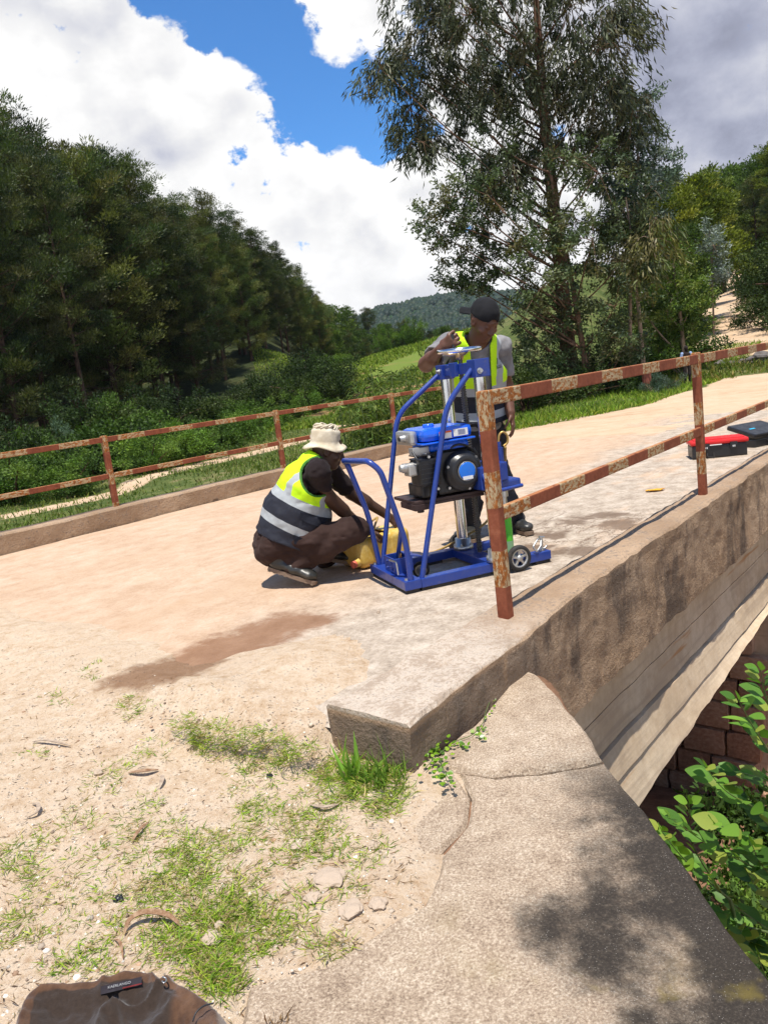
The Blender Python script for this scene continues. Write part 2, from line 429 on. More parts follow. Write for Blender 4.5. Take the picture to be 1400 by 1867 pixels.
# ------------------------------------------------------------------ bridge
def conc_common(g, P, base, dark, sc=1.0):
    n1 = g.noise(P, 1.3*sc, 5, .62); n2 = g.noise(P, 11*sc, 6, .7); n3 = g.noise(P, 60*sc, 4, .7)
    c = g.mix(g.sm(n1*.6+n2*.4, .38, .66), dark, base)
    return c, n1, n2, n3
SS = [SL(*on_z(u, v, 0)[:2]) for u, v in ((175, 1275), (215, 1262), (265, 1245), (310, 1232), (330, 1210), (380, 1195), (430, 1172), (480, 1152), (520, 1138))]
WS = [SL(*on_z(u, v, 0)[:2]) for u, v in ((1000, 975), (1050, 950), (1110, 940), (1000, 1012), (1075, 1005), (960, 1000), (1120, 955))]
def m_deck(g):
    P = g.coord('Object'); s, l, z = g.xyz(P)
    n1 = g.noise(P, .8, 5, .6); n2 = g.noise(P, 7, 6, .68); n3 = g.noise(P, 45, 5, .7); n4 = g.noise(g.vec(s*.75, l*1.5, z), 2.1, 6, .66)
    conc = g.ramp(n2*.6+n3*.4, [(.34, (.23, .18, .135)), (.48, (.40, .325, .25)), (.62, (.58, .49, .395))])
    sand = g.ramp(n2*.35+n4*.35+n3*.3, [(.36, (.40, .255, .155)), (.5, (.51, .36, .245)), (.62, (.59, .45, .33))])
    sandm = g.sm(l+n1*1.5+n2*.6-s*.14, 1.65, 2.7)
    sandm = g.m('MAXIMUM', sandm, g.sm(n1*.5+n4*.5, .50, .60)*g.sm(s, -.4, .8)*.75)
    c = g.mix(sandm, conc, sand)
    c = g.mix(g.sm(n3, .63, .74)*.6, c, (.30, .19, .11))
    warp = g.vm('SCALE', g.vm('SUBTRACT', g.noise(P, 3.2, 5, .65, color=True), (.5, .5, .5)), .55)
    PW = g.vm('ADD', g.vec(s, l, 0), warp)
    def patch(pts, rad):
        m_ = None
        for (a, b) in pts:
            q = g.sm(g.vm('DISTANCE', PW, (a, b, 0)), rad*1.06, rad*.55)
            m_ = q if m_ is None else g.m('MAXIMUM', m_, q)
        return m_
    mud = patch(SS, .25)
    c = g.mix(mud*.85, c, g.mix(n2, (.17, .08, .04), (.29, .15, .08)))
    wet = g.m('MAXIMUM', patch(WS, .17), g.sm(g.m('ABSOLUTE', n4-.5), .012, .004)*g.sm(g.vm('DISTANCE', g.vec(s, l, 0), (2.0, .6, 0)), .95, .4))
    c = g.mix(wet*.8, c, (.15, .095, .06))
    rut = g.sm(n4*.7+n1*.3, .56, .64)*sandm
    c = g.mix(rut*.45, c, (.46, .29, .165))
    lane = g.sm(g.m('ABSOLUTE', g.m('ABSOLUTE', l-2.95+(n1-.5)*.5)-.85), .32, .05)*sandm
    c = g.mix(lane*.35*g.sm(n4, .40, .55), c, (.44, .285, .17))
    c = g.mix(g.sm(g.noise(P, 120, 2, .6), .66, .74)*.6, c, (.22, .13, .08))
    return {'Base Color': c, 'Roughness': .93-wet*.4, 'Specular IOR Level': .2, 'Normal': g.bump(n2*.5+n3*.6, .9, .014)}
def m_kerb(g):
    P = g.coord('Object'); s, l, z = g.xyz(P)
    c, n1, n2, n3 = conc_common(g, P, (.46, .325, .215), (.30, .20, .125))
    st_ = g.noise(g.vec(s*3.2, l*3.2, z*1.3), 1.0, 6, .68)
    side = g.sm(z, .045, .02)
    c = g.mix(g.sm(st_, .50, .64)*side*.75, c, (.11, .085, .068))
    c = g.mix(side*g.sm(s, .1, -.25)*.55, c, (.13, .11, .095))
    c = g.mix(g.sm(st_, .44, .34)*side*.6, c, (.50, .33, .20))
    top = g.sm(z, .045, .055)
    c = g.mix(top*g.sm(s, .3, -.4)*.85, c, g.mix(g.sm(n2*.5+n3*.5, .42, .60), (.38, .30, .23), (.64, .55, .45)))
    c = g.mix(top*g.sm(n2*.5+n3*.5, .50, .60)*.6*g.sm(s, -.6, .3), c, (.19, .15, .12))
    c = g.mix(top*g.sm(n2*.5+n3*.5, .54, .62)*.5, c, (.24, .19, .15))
    c = g.mix(g.sm(n3, .60, .72)*.55, c, (.15, .11, .08))
    return {'Base Color': c, 'Roughness': .95, 'Specular IOR Level': .15, 'Normal': g.bump(n2*.9+n3*.8+g.noise(P, 26, 5, .7)*.9, g.sm(z, .05, .02, .6, .9), .022)}
def m_girder(g):
    P = g.coord('Object'); s, l, z = g.xyz(P)
    c, n1, n2, n3 = conc_common(g, P, (.60, .48, .34), (.44, .33, .22))
    bo = g.noise(g.vec(s*.6, l, z*16), 1.0, 4, .6)
    c = g.mix(g.sm(bo, .52, .66)*.5, c, (.33, .25, .18))
    c = g.mix(g.sm(g.noise(g.vec(s*.5, l, z*9), 1.2, 3, .5), .64, .70)*.8, c, (.40, .20, .08))
    return {'Base Color': c, 'Roughness': .95, 'Specular IOR Level': .15, 'Normal': g.bump(n2*.5+n3*.3+bo*.5, .6, .01)}
def m_wing(g):
    P = g.coord('Object'); x, y, z = g.xyz(P)
    n1 = g.noise(P, 2.2, 5, .6); n2 = g.noise(P, 13, 6, .72); n3 = g.noise(P, 150, 4, .8); v = g.voro(P, 150); v3 = g.voro(P, 62)
    c = g.ramp(n2*.22+n1*.13+n3*.65, [(.36, (.155, .108, .074)), (.45, (.335, .245, .17)), (.53, (.50, .385, .275)), (.61, (.72, .60, .46))])
    c = g.mix(g.sm(n1, .52, .64)*g.sm(y, 1.9, 1.5)*.6, c, (.30, .22, .12))
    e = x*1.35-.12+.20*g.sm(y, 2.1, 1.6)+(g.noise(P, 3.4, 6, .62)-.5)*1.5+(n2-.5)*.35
    alg_shade = g.sm(e, .31, .76)*g.sm(y, 2.55, 2.05)  # dark algae and soft dappled shade, both painted into the concrete colour
    
    c = g.mix(alg_shade*.95, c, g.mix(g.sm(n3, .5, .7), (.026, .022, .019), (.075, .06, .047)))
    moss = g.sm(g.noise(P, 4.5, 4, .6), .56, .66)*g.sm(y, 1.75, 1.45)*g.sm(x, .0, .3)
    c = g.mix(moss*.6, c, (.20, .15, .035))
    spk = g.sm(v, .22, .10)*g.sm(n2, .46, .56)
    c = g.mix(spk*.5, c, (.62, .56, .48))
    pit = g.sm(v3, .20, .08)*g.sm(n1, .5, .6)
    c = g.mix(pit*.5, c, (.12, .09, .07))
    return {'Base Color': c, 'Roughness': .92, 'Specular IOR Level': .2, 'Normal': g.bump(n2*.6+n3*.9+spk*.4-pit*.6, .75, .010)}
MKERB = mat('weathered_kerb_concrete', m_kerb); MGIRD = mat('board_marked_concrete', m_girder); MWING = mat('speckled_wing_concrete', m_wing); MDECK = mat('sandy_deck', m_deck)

bridge = empty('concrete_bridge', W(0, 0, 0), BANG, 'weathered concrete road bridge the two men are working on', 'bridge')
def loft(name, stations, m, amp=.004, fr=9.0, keep=None):
    """closed profile (list of (l,z)) at each s"""
    n = len(stations[0][1]); V = []; F = []
    for (s, pr) in stations:
        for (l, z) in pr:
            a = amp
            p = Vector((s, l, z)); q = p*fr
            p += Vector((0, mnoise.noise(q), mnoise.noise(q+Vector((7, 3, 1)))))*a+Vector((0, mnoise.noise(p*2.3), mnoise.noise(p*2.3+Vector((5, 5, 5)))))*a*1.6
            V.append(p)
    for i in range(len(stations)-1):
        F += [(i*n+k, i*n+(k+1) % n, (i+1)*n+(k+1) % n, (i+1)*n+k) for k in range(n)]
    b = MB(); b.add(V, F, False)
    b.add(V[:n], [tuple(range(n))]); b.add(V[-n:], [tuple(range(n))[::-1]])
    return b.build(name, m, bridge)
def outl(s):
    return float(np.interp(s, [-1.08, -.16, .66, 5, 12], [-.245, -.19, -.125, -.10, -.10]))
def prof(pts, k=.05):
    out = []
    for i in range(len(pts)):
        a, b = Vector(pts[i]), Vector(pts[(i+1) % len(pts)]); m_ = max(1, int((b-a).length/k))
        out += [tuple(a.lerp(b, j/m_)) for j in range(m_)]
    return out
def even(pts, cnt):
    out = []
    for i in range(len(pts)):
        a, b = Vector(pts[i]), Vector(pts[(i+1) % len(pts)])
        out += [tuple(a.lerp(b, j/cnt[i])) for j in range(cnt[i])]
    return out
# right kerb with its fascia; the block at its near end is only as deep as the ground beside it
stn = []
for s in list(np.arange(-1.07, 11.3, .045)):
    o = outl(s); zb = -.30 if s < -.14 else -.55+.03*mnoise.noise((s*1.3, 0, 0))+.02*mnoise.noise((s*6, 4, 0))
    ch = .012+.01*abs(mnoise.noise((s*5, 9, 0)))
    stn.append((s, even([(.13, .06-.01), (.13-.01, .06), (o+ch, .06), (o, .06-ch), (o, zb+.02), (o+.03, zb), (.10, zb)], [1, 6, 1, 12, 1, 4, 10])))
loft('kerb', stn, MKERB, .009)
# left kerb
stn = []
for s in list(np.arange(-6, 9.6, .08)):
    stn.append((s, even([(5.50, -.2), (5.50, .175), (5.515, .19), (5.74, .19), (5.76, .17), (5.76, -.9)], [7, 1, 4, 1, 10, 4])))
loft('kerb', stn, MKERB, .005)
# deck sheet
gs = np.arange(-1.06, 11.0, .07); gl = np.arange(.10, 5.56, .07)
V = [(s, l, .006*fbm(s*1.2, l*1.2, 5, 3)+.002*fbm(s*9, l*9, 1, 2)-(.03 if s < -1.03 else 0)) for s in gs for l in gl]
ii = np.arange(len(V)).reshape(len(gs), len(gl))
F = np.stack([ii[:-1, :-1], ii[1:, :-1], ii[1:, 1:], ii[:-1, 1:]], -1).reshape(-1, 4)
link('deck', npmesh('deck', V, F), MDECK, bridge, True)
b = MB(); b.box((-1.0, .11, -.30), (11, 5.6, -.02)); b.build('slab', MGIRD, bridge)
# girder: cast in boards, each lift stepping a little
def gird_bottom(s): return -1.43+.062*max(0, s-.8)
for (z0, l0, z1, l1, a) in ((-.53, .000, -.80, -.012, .004), (-.806, -.004, -1.02, -.022, .005), (-1.026, -.040, -1.20, -.085, .005), (-1.206, -.074, None, -.135, .006)):
    stn = []
    for s in np.arange(.02, 6.05, .06):
        zb = z1 if z1 is not None else gird_bottom(s)+.015*mnoise.noise((s*4, 0, 2))+.010*mnoise.noise((s*13, 0, 2))
        stn.append((s, even([(l0, z0), (l1, zb+.010), (l1+.012, zb), (.34, zb), (.34, z0)], [7, 1, 3, 4, 3])))
    loft('girder_board_face', stn, MGIRD, a, 7)
b = MB()
for lo in (2.2, 4.6): b.box((.05, lo, -1.5), (6.0, lo+.34, -.29))
b.build('girder', MGIRD, bridge)
# wing wall in broken slabs
def slab(name, pix, z, zb, m, amp=.006, parent=bridge, inset=.012):
    P = [on_z(u, v, z) for u, v in pix]
    out = []
    for i in range(len(P)):
        a, c = P[i], P[(i+1) % len(P)]; k_ = max(1, int((c-a).length/.03))
        for j in range(k_):
            p = a.lerp(c, j/k_); q = p*14
            out.append(p+Vector((mnoise.noise(q), mnoise.noise(q+Vector((3, 9, 2))), 0))*amp+Vector((mnoise.noise(q*.3), mnoise.noise(q*.3+Vector((3, 9, 2))), 0))*amp)
    n = len(out); cen = sum(out, Vector())/n
    ar = sum(out[i].x*out[(i+1) % n].y-out[(i+1) % n].x*out[i].y for i in range(n))
    sg = 1 if ar > 0 else -1
    inn = []
    for i in range(n):
        t = (out[(i+1) % n]-out[i-1]).normalized(); nn = Vector((-t.y, t.x, 0))*sg
        inn.append(out[i]+nn*inset)
    low = [Vector((p.x, p.y, z-.014-.006*mnoise.noise(p*20))) for p in out]
    bot = [Vector((p.x, p.y, zb)) for p in out]
    b = MB(); V = inn+low+bot
    F = [(i, (i+1) % n, n+(i+1) % n, n+i) for i in range(n)]+[(n+i, n+(i+1) % n, 2*n+(i+1) % n, 2*n+i) for i in range(n)]
    b.add(V, F); b.add(inn, [tuple(range(n))])
    me_o = b.build(name, m, None)
    # grid the top a little so that it is not dead flat
    bm = bmesh.new(); bm.from_mesh(me_o.data)
    bmesh.ops.remove_doubles(bm, verts=bm.verts, dist=1e-5)
    big = [f for f in bm.faces if len(f.verts) > 5]
    bmesh.ops.triangulate(bm, faces=big)
    for _ in range(3):
        ed = [e for e in bm.edges if e.calc_length() > .07 and all(v.co.z > z-.004 for v in e.verts)]
        if not ed: break
        bmesh.ops.subdivide_edges(bm, edges=ed, cuts=1)
        bmesh.ops.triangulate(bm, faces=[f for f in bm.faces if len(f.verts) > 4])
    for v in bm.verts:
        if abs(v.co.z-z) < .002: v.co.z += .012*mnoise.noise(v.co*3)+.004*mnoise.noise(v.co*12)
    bm.to_mesh(me_o.data); bm.free()
    if parent:
        me_o.parent = parent; me_o.matrix_parent_inverse = PINV
    return me_o
PINV = (Matrix.Translation(W(0, 0, 0)) @ Matrix.Rotation(BANG, 4, 'Z')).inverted()
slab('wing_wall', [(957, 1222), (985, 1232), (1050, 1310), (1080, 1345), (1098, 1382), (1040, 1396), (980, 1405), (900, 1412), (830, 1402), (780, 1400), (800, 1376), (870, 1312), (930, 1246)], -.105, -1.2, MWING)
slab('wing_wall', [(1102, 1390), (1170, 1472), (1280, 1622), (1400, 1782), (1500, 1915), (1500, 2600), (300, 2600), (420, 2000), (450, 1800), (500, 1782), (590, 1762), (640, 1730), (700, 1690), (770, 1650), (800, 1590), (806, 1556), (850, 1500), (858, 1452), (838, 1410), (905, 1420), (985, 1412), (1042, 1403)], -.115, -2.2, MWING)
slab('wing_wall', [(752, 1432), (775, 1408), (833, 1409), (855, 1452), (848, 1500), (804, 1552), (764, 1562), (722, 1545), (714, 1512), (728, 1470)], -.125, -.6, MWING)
# far abutment: stones laid in courses
ab = MB(); ab.box((4.93, .0, -5.0), (5.6, 5.2, -.31)); abo = ab.build('abutment', MGIRD, bridge)
def m_stone(g):
    P = g.coord('Object'); oi = S(g, g.n.new('ShaderNodeObjectInfo').outputs['Random'])
    n2 = g.noise(P, 9, 5, .65)
    c = g.ramp(n2*.7+oi*.3, [(.3, (.22, .12, .07)), (.5, (.36, .21, .13)), (.7, (.48, .33, .22))])
    return {'Base Color': c, 'Roughness': .95, 'Normal': g.bump(n2, .6, .02)}
MST = mat('rough_red_stone', m_stone)
stones = []
for q in range(6):
    bm = bmesh.new(); bmesh.ops.create_cube(bm, size=1)
    bmesh.ops.subdivide_edges(bm, edges=bm.edges[:], cuts=2, use_grid_fill=True)
    for v in bm.verts:
        c = v.co.copy(); c = c.lerp(c.normalized()*.5, .28)
        v.co = Vector((c.x, c.y, c.z))+Vector((mnoise.noise(c*3+Vector((q*7, 0, 0))), mnoise.noise(c*3+Vector((0, q*7, 0))), mnoise.noise(c*3+Vector((0, 0, q*7)))))*.05
    me = bpy.data.meshes.new('stone'); bm.to_mesh(me); bm.free(); me.materials.append(MST); stones.append(me)
row = 0; z = -.55
while z > -4.1:
    hh = rnd.uniform(.24, .3); l = .02+rnd.uniform(0, .2)
    while l < 2.9:
        ww = rnd.uniform(.28, .48)
        o = bpy.data.objects.new('stone', rnd.choice(stones)); COL.objects.link(o); o.parent = abo
        o.location = (4.92, l+ww/2, z-hh/2); o.scale = (.16+rnd.uniform(0, .05), ww*1.06, hh*1.05); l += ww+.02
    z -= hh+.018

# ------------------------------------------------------------------ railings
def m_paint(period, duty, off, top_rust):
    def fn(g):
        P = g.coord('Object'); x, y, z = g.xyz(P)
        n1 = g.noise(P, 9, 6, .7); n2 = g.noise(P, 45, 5, .7); nb = g.noise(P, 3, 3, .5); nst = g.noise(g.vec(x*26, y*60, z*60), 1.0, 6, .72)
        q = g.m('FRACT', (x+off+(nb-.5)*.05)/period)
        white = g.m('LESS_THAN', q, duty)
        red = g.ramp(n1*.6+n2*.4, [(.35, (.15, .04, .02)), (.55, (.25, .075, .038)), (.7, (.33, .12, .065))])
        wht = g.ramp(n1*.5+n2*.5, [(.35, (.34, .22, .10)), (.55, (.50, .40, .25)), (.72, (.58, .51, .38))])
        rust = g.ramp(n2, [(.3, (.12, .035, .010)), (.55, (.32, .11, .025)), (.7, (.45, .19, .05))])
        peel = g.sm(nst*.6+n1*.25+n2*.15, .47, .53)
        c = g.mix(white, red, g.mix(peel, wht, rust))
        geo = g.n.new('ShaderNodeNewGeometry'); nz = g.xyz(S(g, geo.outputs['Normal']))[2]
        upf = g.sm(nz, .6, .9)*top_rust
        c = g.mix(upf*g.sm(n1*.7+n2*.3, .38, .5), c, g.mix(n2, (.50, .22, .08), (.42, .17, .07)))
        c = g.mix(g.sm(n2, .64, .70)*.7, c, (.09, .03, .015))
        return {'Base Color': c, 'Roughness': .8, 'Specular IOR Level': .25, 'Normal': g.bump(n2*.5+peel*white*.6, .5, .004)}
    return fn
MRAIL = mat('banded_rusty_paint', m_paint(.60, .47, .02, .6)); MRAILF = mat('banded_rusty_paint_worn', m_paint(.66, .5, .1, 1.0)); MPOST = mat('banded_post_paint', m_paint(.355, .48, .0, .5))
def bar(name, a, b, w, h, m, parent, bev=.006, cuts=0):
    """square bar whose local x runs from a to b; parent frame has the same axes as the bridge"""
    a, b = Vector(a), Vector(b); L_ = (b-a).length
    mb = MB(); mb.box((0, -w/2, -h/2), (L_, w/2, h/2), None, bev); o = mb.build(name, m, parent)
    x = (b-a).normalized(); y = Vector((0, 0, 1)).cross(x)
    if y.length < .01: y = Vector((0, 1, 0))
    y.normalize(); z = x.cross(y)
    o.matrix_local = Matrix(((x.x, y.x, z.x, a.x), (x.y, y.y, z.y, a.y), (x.z, y.z, z.z, a.z), (0, 0, 0, 1)))
    return o
def railing(lab, posts, s_end, l, zb, zt, zm, pw, rw, rm, prm, s_start=None, rails_over=.0):
    r = empty('bridge_railing', W(posts[0], l, zb), BANG, lab, 'railing')
    s0 = posts[0]
    for i, s in enumerate(posts):
        tl_ = (.0, .006, -.004, .002)[i % 4]
        bar('post', (s-s0, tl_, zt-zb+.012 if i else zt-zb), (s-s0, 0, -.05), pw, pw, prm, r, .008)
    st_ = s0 if s_start is None else s_start
    bar('top_rail', (st_-s0+(pw/2 if s_start is None else 0), 0, zt-zb-rw/2-.002), (s_end-s0, 0, zt-zb-rw/2-.002), rw*.52, rw, rm, r)
    # lower rail runs between the posts
    ss = ([st_] if s_start is not None else [])+list(posts)+[s_end]
    for a, b in zip(ss[:-1], ss[1:]):
        bar('mid_rail', (a-s0+(pw/2 if a in posts else 0), 0, zm-zb), (b-s0-(pw/2 if b in posts else 0), 0, zm-zb), rw*.50, rw*.95, rm, r)
    return r
railing('rusty red and white railing on the near right edge of the bridge', [0.0, 2.9, 5.85, 8.8], 11.2, 0.0, .06, 1.09, .535, .056, .066, MRAIL, MPOST)
railing('rusty low railing along the far left kerb in front of the forest', [-.95, 1.53, 4.0, 6.42, 8.85], 9.6, 5.63, .19, .935, .52, .056, .056, MRAILF, MPOST, s_start=-3.5)
# ------------------------------------------------------------------ foliage
def norm(a): return a/np.maximum(np.linalg.norm(a, axis=-1, keepdims=True), 1e-9)
def cards(P, ax, ln, wd, flat=None, bend=.12):
    """leaf blades: base P, axis ax, length ln, width wd -> two quads folded along the middle rib"""
    n = len(P); ax = norm(ax)
    r = rng.normal(size=(n, 3)) if flat is None else flat+rng.normal(size=(n, 3))*.35
    sd = norm(np.cross(ax, r)); up = np.cross(sd, ax)
    ln = np.asarray(ln).reshape(-1, 1)*np.ones((n, 1)); wd = np.asarray(wd).reshape(-1, 1)*np.ones((n, 1))
    mid = P+ax*ln*.45+up*ln*bend
    V = np.stack([P, mid+sd*wd*.5, P+ax*ln, mid-sd*wd*.5], 1).reshape(-1, 3)
    F = np.arange(n*4).reshape(n, 4)
    return V, F
def leafmesh(name, parts, m):
    """parts: list of (V, F(quad), tint per leaf (n,3))"""
    Vs, Fs, Ts = [], [], []; k = 0
    for V, F, T in parts:
        Vs.append(V); Fs.append(F+k); k += len(V); Ts.append(np.repeat(T, 4, axis=0))
    me = npmesh(name, np.concatenate(Vs), np.concatenate(Fs)); vcol(me, 'tint', np.concatenate(Ts)); me.materials.append(m); return me
def m_leaf(rough, trans, spec=.3, lo=.78, hi=1.18):
    def fn(g):
        t = g.attr('tint'); oi = S(g, g.n.new('ShaderNodeObjectInfo').outputs['Random'])
        c = g.mix(1.0, t, g.ramp(oi, [(0, (lo, lo*1.02, lo*1.02)), (.5, (1, 1, 1)), (1, (hi, hi*.96, hi*.8))]), 'MULTIPLY')
        return {'Base Color': c, 'Roughness': rough, 'Specular IOR Level': spec, '_leaf': (g.mix(1.0, c, (1.25, 1.35, .6), 'MULTIPLY'), trans)}
    return fn
ML_PINE = mat('pine_needles', m_leaf(.55, .25, .3, .6, 1.6)); ML_EUC = mat('eucalyptus_leaves', m_leaf(.5, .2, .3)); ML_BROAD = mat('broad_leaves', m_leaf(.62, .28, .2, .7, 1.3)); ML_GRASS = mat('grass_blades', m_leaf(.6, .3, .2))
def m_bark(c0, c1):
    def fn(g):
        P = g.coord('Object'); x, y, z = g.xyz(P); n = g.noise(g.vec(x*5, y*5, z*.9), 2.0, 6, .7); n2 = g.noise(P, 1.1, 4, .6)
        return {'Base Color': g.mix(g.sm(n*.7+n2*.3, .38, .62), c0, c1), 'Roughness': .9, 'Specular IOR Level': .15, 'Normal': g.bump(n, .7, .05)}
    return fn
MB_PINE = mat('pine_bark', m_bark((.045, .026, .018), (.14, .085, .06))); MB_EUC = mat('eucalyptus_bark', m_bark((.10, .05, .03), (.27, .165, .11))); MB_PALE = mat('pale_bark', m_bark((.20, .14, .10), (.38, .29, .22)))
def tints(n, cols, var=.25, clus=None):
    c = np.array(cols, float)[rng.integers(0, len(cols), n)] if clus is None else np.array(cols, float)[clus]
    return np.clip(c*(1+rng.normal(size=(n, 1))*var), .004, .9)
def limb(mb, a, b, r0, r1, sag=.15, n=6, k=7):
    a, b = Vector(a), Vector(b); L_ = (b-a).length
    mid = a.lerp(b, .5)+Vector((rnd.uniform(-.08, .08), rnd.uniform(-.08, .08), sag))*L_
    pts = [a*(1-t)**2+mid*2*t*(1-t)+b*t*t for t in [i/n for i in range(n+1)]]
    mb.tube(pts, [r0+(r1-r0)*i/n for i in range(n+1)], k, caps=False); return pts

def pine_variant(seed, h=18.0, crown0=.34, wid=3.3, dense=1.0, cols=None, broad=False):
    R_ = random.Random(seed)
    tr = MB(); pts = []
    for i in range(9):
        t = i/8; pts.append((.25*math.sin(seed+t*3)*t, .25*math.cos(seed*1.7+t*2.6)*t, -.4+t*(h+.2)))
    tr.tube(pts, [.23*(1-.86*i/8) for i in range(9)], 8, caps=False)
    def at(t): i = min(7, int(t*8)); f = t*8-i; return Vector(pts[i]).lerp(Vector(pts[i+1]), f)
    parts = []; cols = cols or [(.055, .085, .024), (.08, .108, .032), (.115, .13, .042), (.038, .062, .022), (.095, .095, .032)]
    nb = int(64*dense)
    P, A, C = [], [], []
    for b in range(nb):
        t = crown0+(1-crown0)*((b+R_.random())/nb)**.9; q = (t-crown0)/(1-crown0)
        shape = math.sqrt(max(.02, 1-(max(0, q-.30)/.72)**2))*(.62+.38*min(1, q*4+.2))
        ln = (wid*shape+.45)*R_.uniform(.6, 1.2); an = b*2.4+R_.uniform(-.5, .5); el = R_.uniform(-.05, .45)+q*.5
        a = at(t); d = Vector((math.cos(an)*math.cos(el), math.sin(an)*math.cos(el), math.sin(el)))
        e = a+d*ln
        lp = limb(tr, a, e, .05*(1-q)+.015, .008, R_.uniform(-.12, .05), 4, 4)
        k = R_.randrange(len(cols))
        for c in range(int(3+ln*1.9)):
            f = R_.uniform(.35, 1.03); cen = a.lerp(e, f)+Vector((R_.gauss(0, .28), R_.gauss(0, .28), R_.gauss(.05, .2)))
            m_ = 58 if not broad else 48; off = rng.normal(size=(m_, 3))*np.array([.27, .27, .17])
            P.append(np.array(cen)+off*.8); A.append(norm(off+np.array([d.x*.25, d.y*.25, .35]))); C += [k]*m_
    for b in range(7):                                       # dead snags below the crown
        t = R_.uniform(.18, crown0+.1); an = R_.uniform(0, 6.3); a = at(t); limb(tr, a, a+Vector((math.cos(an), math.sin(an), R_.uniform(-.2, .3)))*R_.uniform(.6, 2.0), .03, .006, -.05, 4, 4)
    P = np.concatenate(P); A = np.concatenate(A); C = np.array(C); n = len(P)
    V, F = cards(P, A, rng.uniform(.13, .30, n), rng.uniform(.035, .075, n) if not broad else rng.uniform(.08, .15, n))
    crown = leafmesh('crown', [(V, F, tints(n, cols, .28, C))], ML_BROAD if broad else ML_PINE)
    tm = tr.build('trunk', MB_PINE); me = tm.data; bpy.data.objects.remove(tm)
    return me, crown
PINES = [pine_variant(s, h, c0, w, dn) for s, h, c0, w, dn in ((3, 18, .16, 3.2, 1.15), (8, 19, .33, 2.9, 1.05), (13, 17, .12, 3.5, 1.25), (21, 18, .28, 2.6, 1.0), (34, 16, .08, 3.3, 1.3))]
BROADS = [pine_variant(s, h, c0, w, dn, cl, True) for s, h, c0, w, dn, cl in ((5, 9, .34, 3.0, .9, [(.15, .18, .028), (.21, .22, .035), (.09, .125, .026)]), (6, 8, .18, 2.6, .9, [(.085, .14, .028), (.12, .18, .036), (.06, .10, .025)]))]
def plant_tree(var, x, y, sc, name, label, cat, group, sink=0.0, z=None):
    z = terr1(x, y)-sink if z is None else z
    o = empty(name, (x, y, z), rnd.uniform(0, 6.28), label, cat, group); o.scale = (sc*rnd.uniform(.9, 1.1),)*2+(sc,)
    a = bpy.data.objects.new('trunk', var[0]); COL.objects.link(a); a.parent = o
    c = bpy.data.objects.new('crown', var[1]); COL.objects.link(c); c.parent = o
    return o
def pol(az, d): return d*math.sin(R(az)), d*math.cos(R(az))
# --- dark pine forest on the left hillside: silhouettes follow the skyline falling to the right
GP = 'pines of the left hillside forest'
sky_tops = [(-20, 215), (40, 235), (95, 285), (165, 285), (215, 300), (262, 385), (315, 372), (365, 365), (410, 395), (455, 425), (500, 452), (540, 490), (568, 545), (592, 600)]
def dedge(az): return float(np.interp(az, [-34, -24, -15, -8, -3, 0], [34, 39, 46, 56, 74, 92]))
for i, (u, v) in enumerate(sky_tops):
    az = math.degrees(math.atan2(sight(u, 700).x, sight(u, 700).y)); d0 = dedge(az)
    top = on_d(u, v, d0+6); x, y = top.x, top.y
    zg = terr1(x, y); hgt = top.z-zg; var = PINES[i % 5]; base_h = (18, 19, 17, 18, 16)[i % 5]
    lab = {0: 'tall dark pine at the left edge of the photo, highest of the forest skyline', 13: 'small dark pine at the right end of the forest skyline', 12: 'dark pine second from the right end of the forest skyline', 3: 'tall open-topped pine on the forest skyline right of a notch'}.get(i, 'pine whose top is %s from the left along the forest skyline' % ('second', 'third', 'third', 'fifth', 'sixth', 'seventh', 'eighth', 'ninth', 'tenth', 'eleventh', 'twelfth', 'x', 'x')[i-1])
    plant_tree(var, x, y, hgt/base_h*1.0, 'pine_tree', lab, 'tree', GP)
ORD = ['leftmost', 'second', 'third', 'fourth', 'fifth', 'sixth', 'seventh', 'eighth', 'ninth', 'tenth', 'eleventh', 'twelfth', 'thirteenth', 'fourteenth', 'fifteenth', 'sixteenth', 'seventeenth', 'eighteenth', 'nineteenth', 'twentieth']
for row, off in enumerate((0, 3.5, 13, 22)):
    az = -33.0+row*.7; cnt = 0
    while az < -3.2:
        d = dedge(az)+off+rnd.uniform(-2, 2); x, y = pol(az+rnd.uniform(-.5, .5), d)
        # stay under the surveyed skyline
        el = float(np.interp(az, [-25, -21, -18.5, -15.5, -12.5, -10.6, -8, -5.5, -4, -2.8], [18.4, 18.3, 16.5, 15.9, 13.2, 13.1, 11.2, 9.4, 7.6, 5.6]))
        zg = terr1(x, y); hmax = 1.2+d*math.tan(R(el))-zg
        hh = min(rnd.uniform(15, 19) if row < 2 else 18, hmax*rnd.uniform(.80, .97)); k = rnd.randrange(5)
        lab = 'tall dark pine standing inside the dense forest on the left'
        if row == 0 and az > -26.5: lab = ('%s dark pine from the left in the front row of the left forest' % ORD[min(cnt, 19)]).replace('leftmost dark pine from the left', 'leftmost dark pine'); cnt += 1
        plant_tree(PINES[k], x, y, max(.3, hh/(18, 19, 17, 18, 16)[k]), 'pine_tree', lab, 'tree', GP)
        az += (1.7, 2.1, 2.2, 2.4)[row]*46/d*rnd.uniform(.85, 1.2)
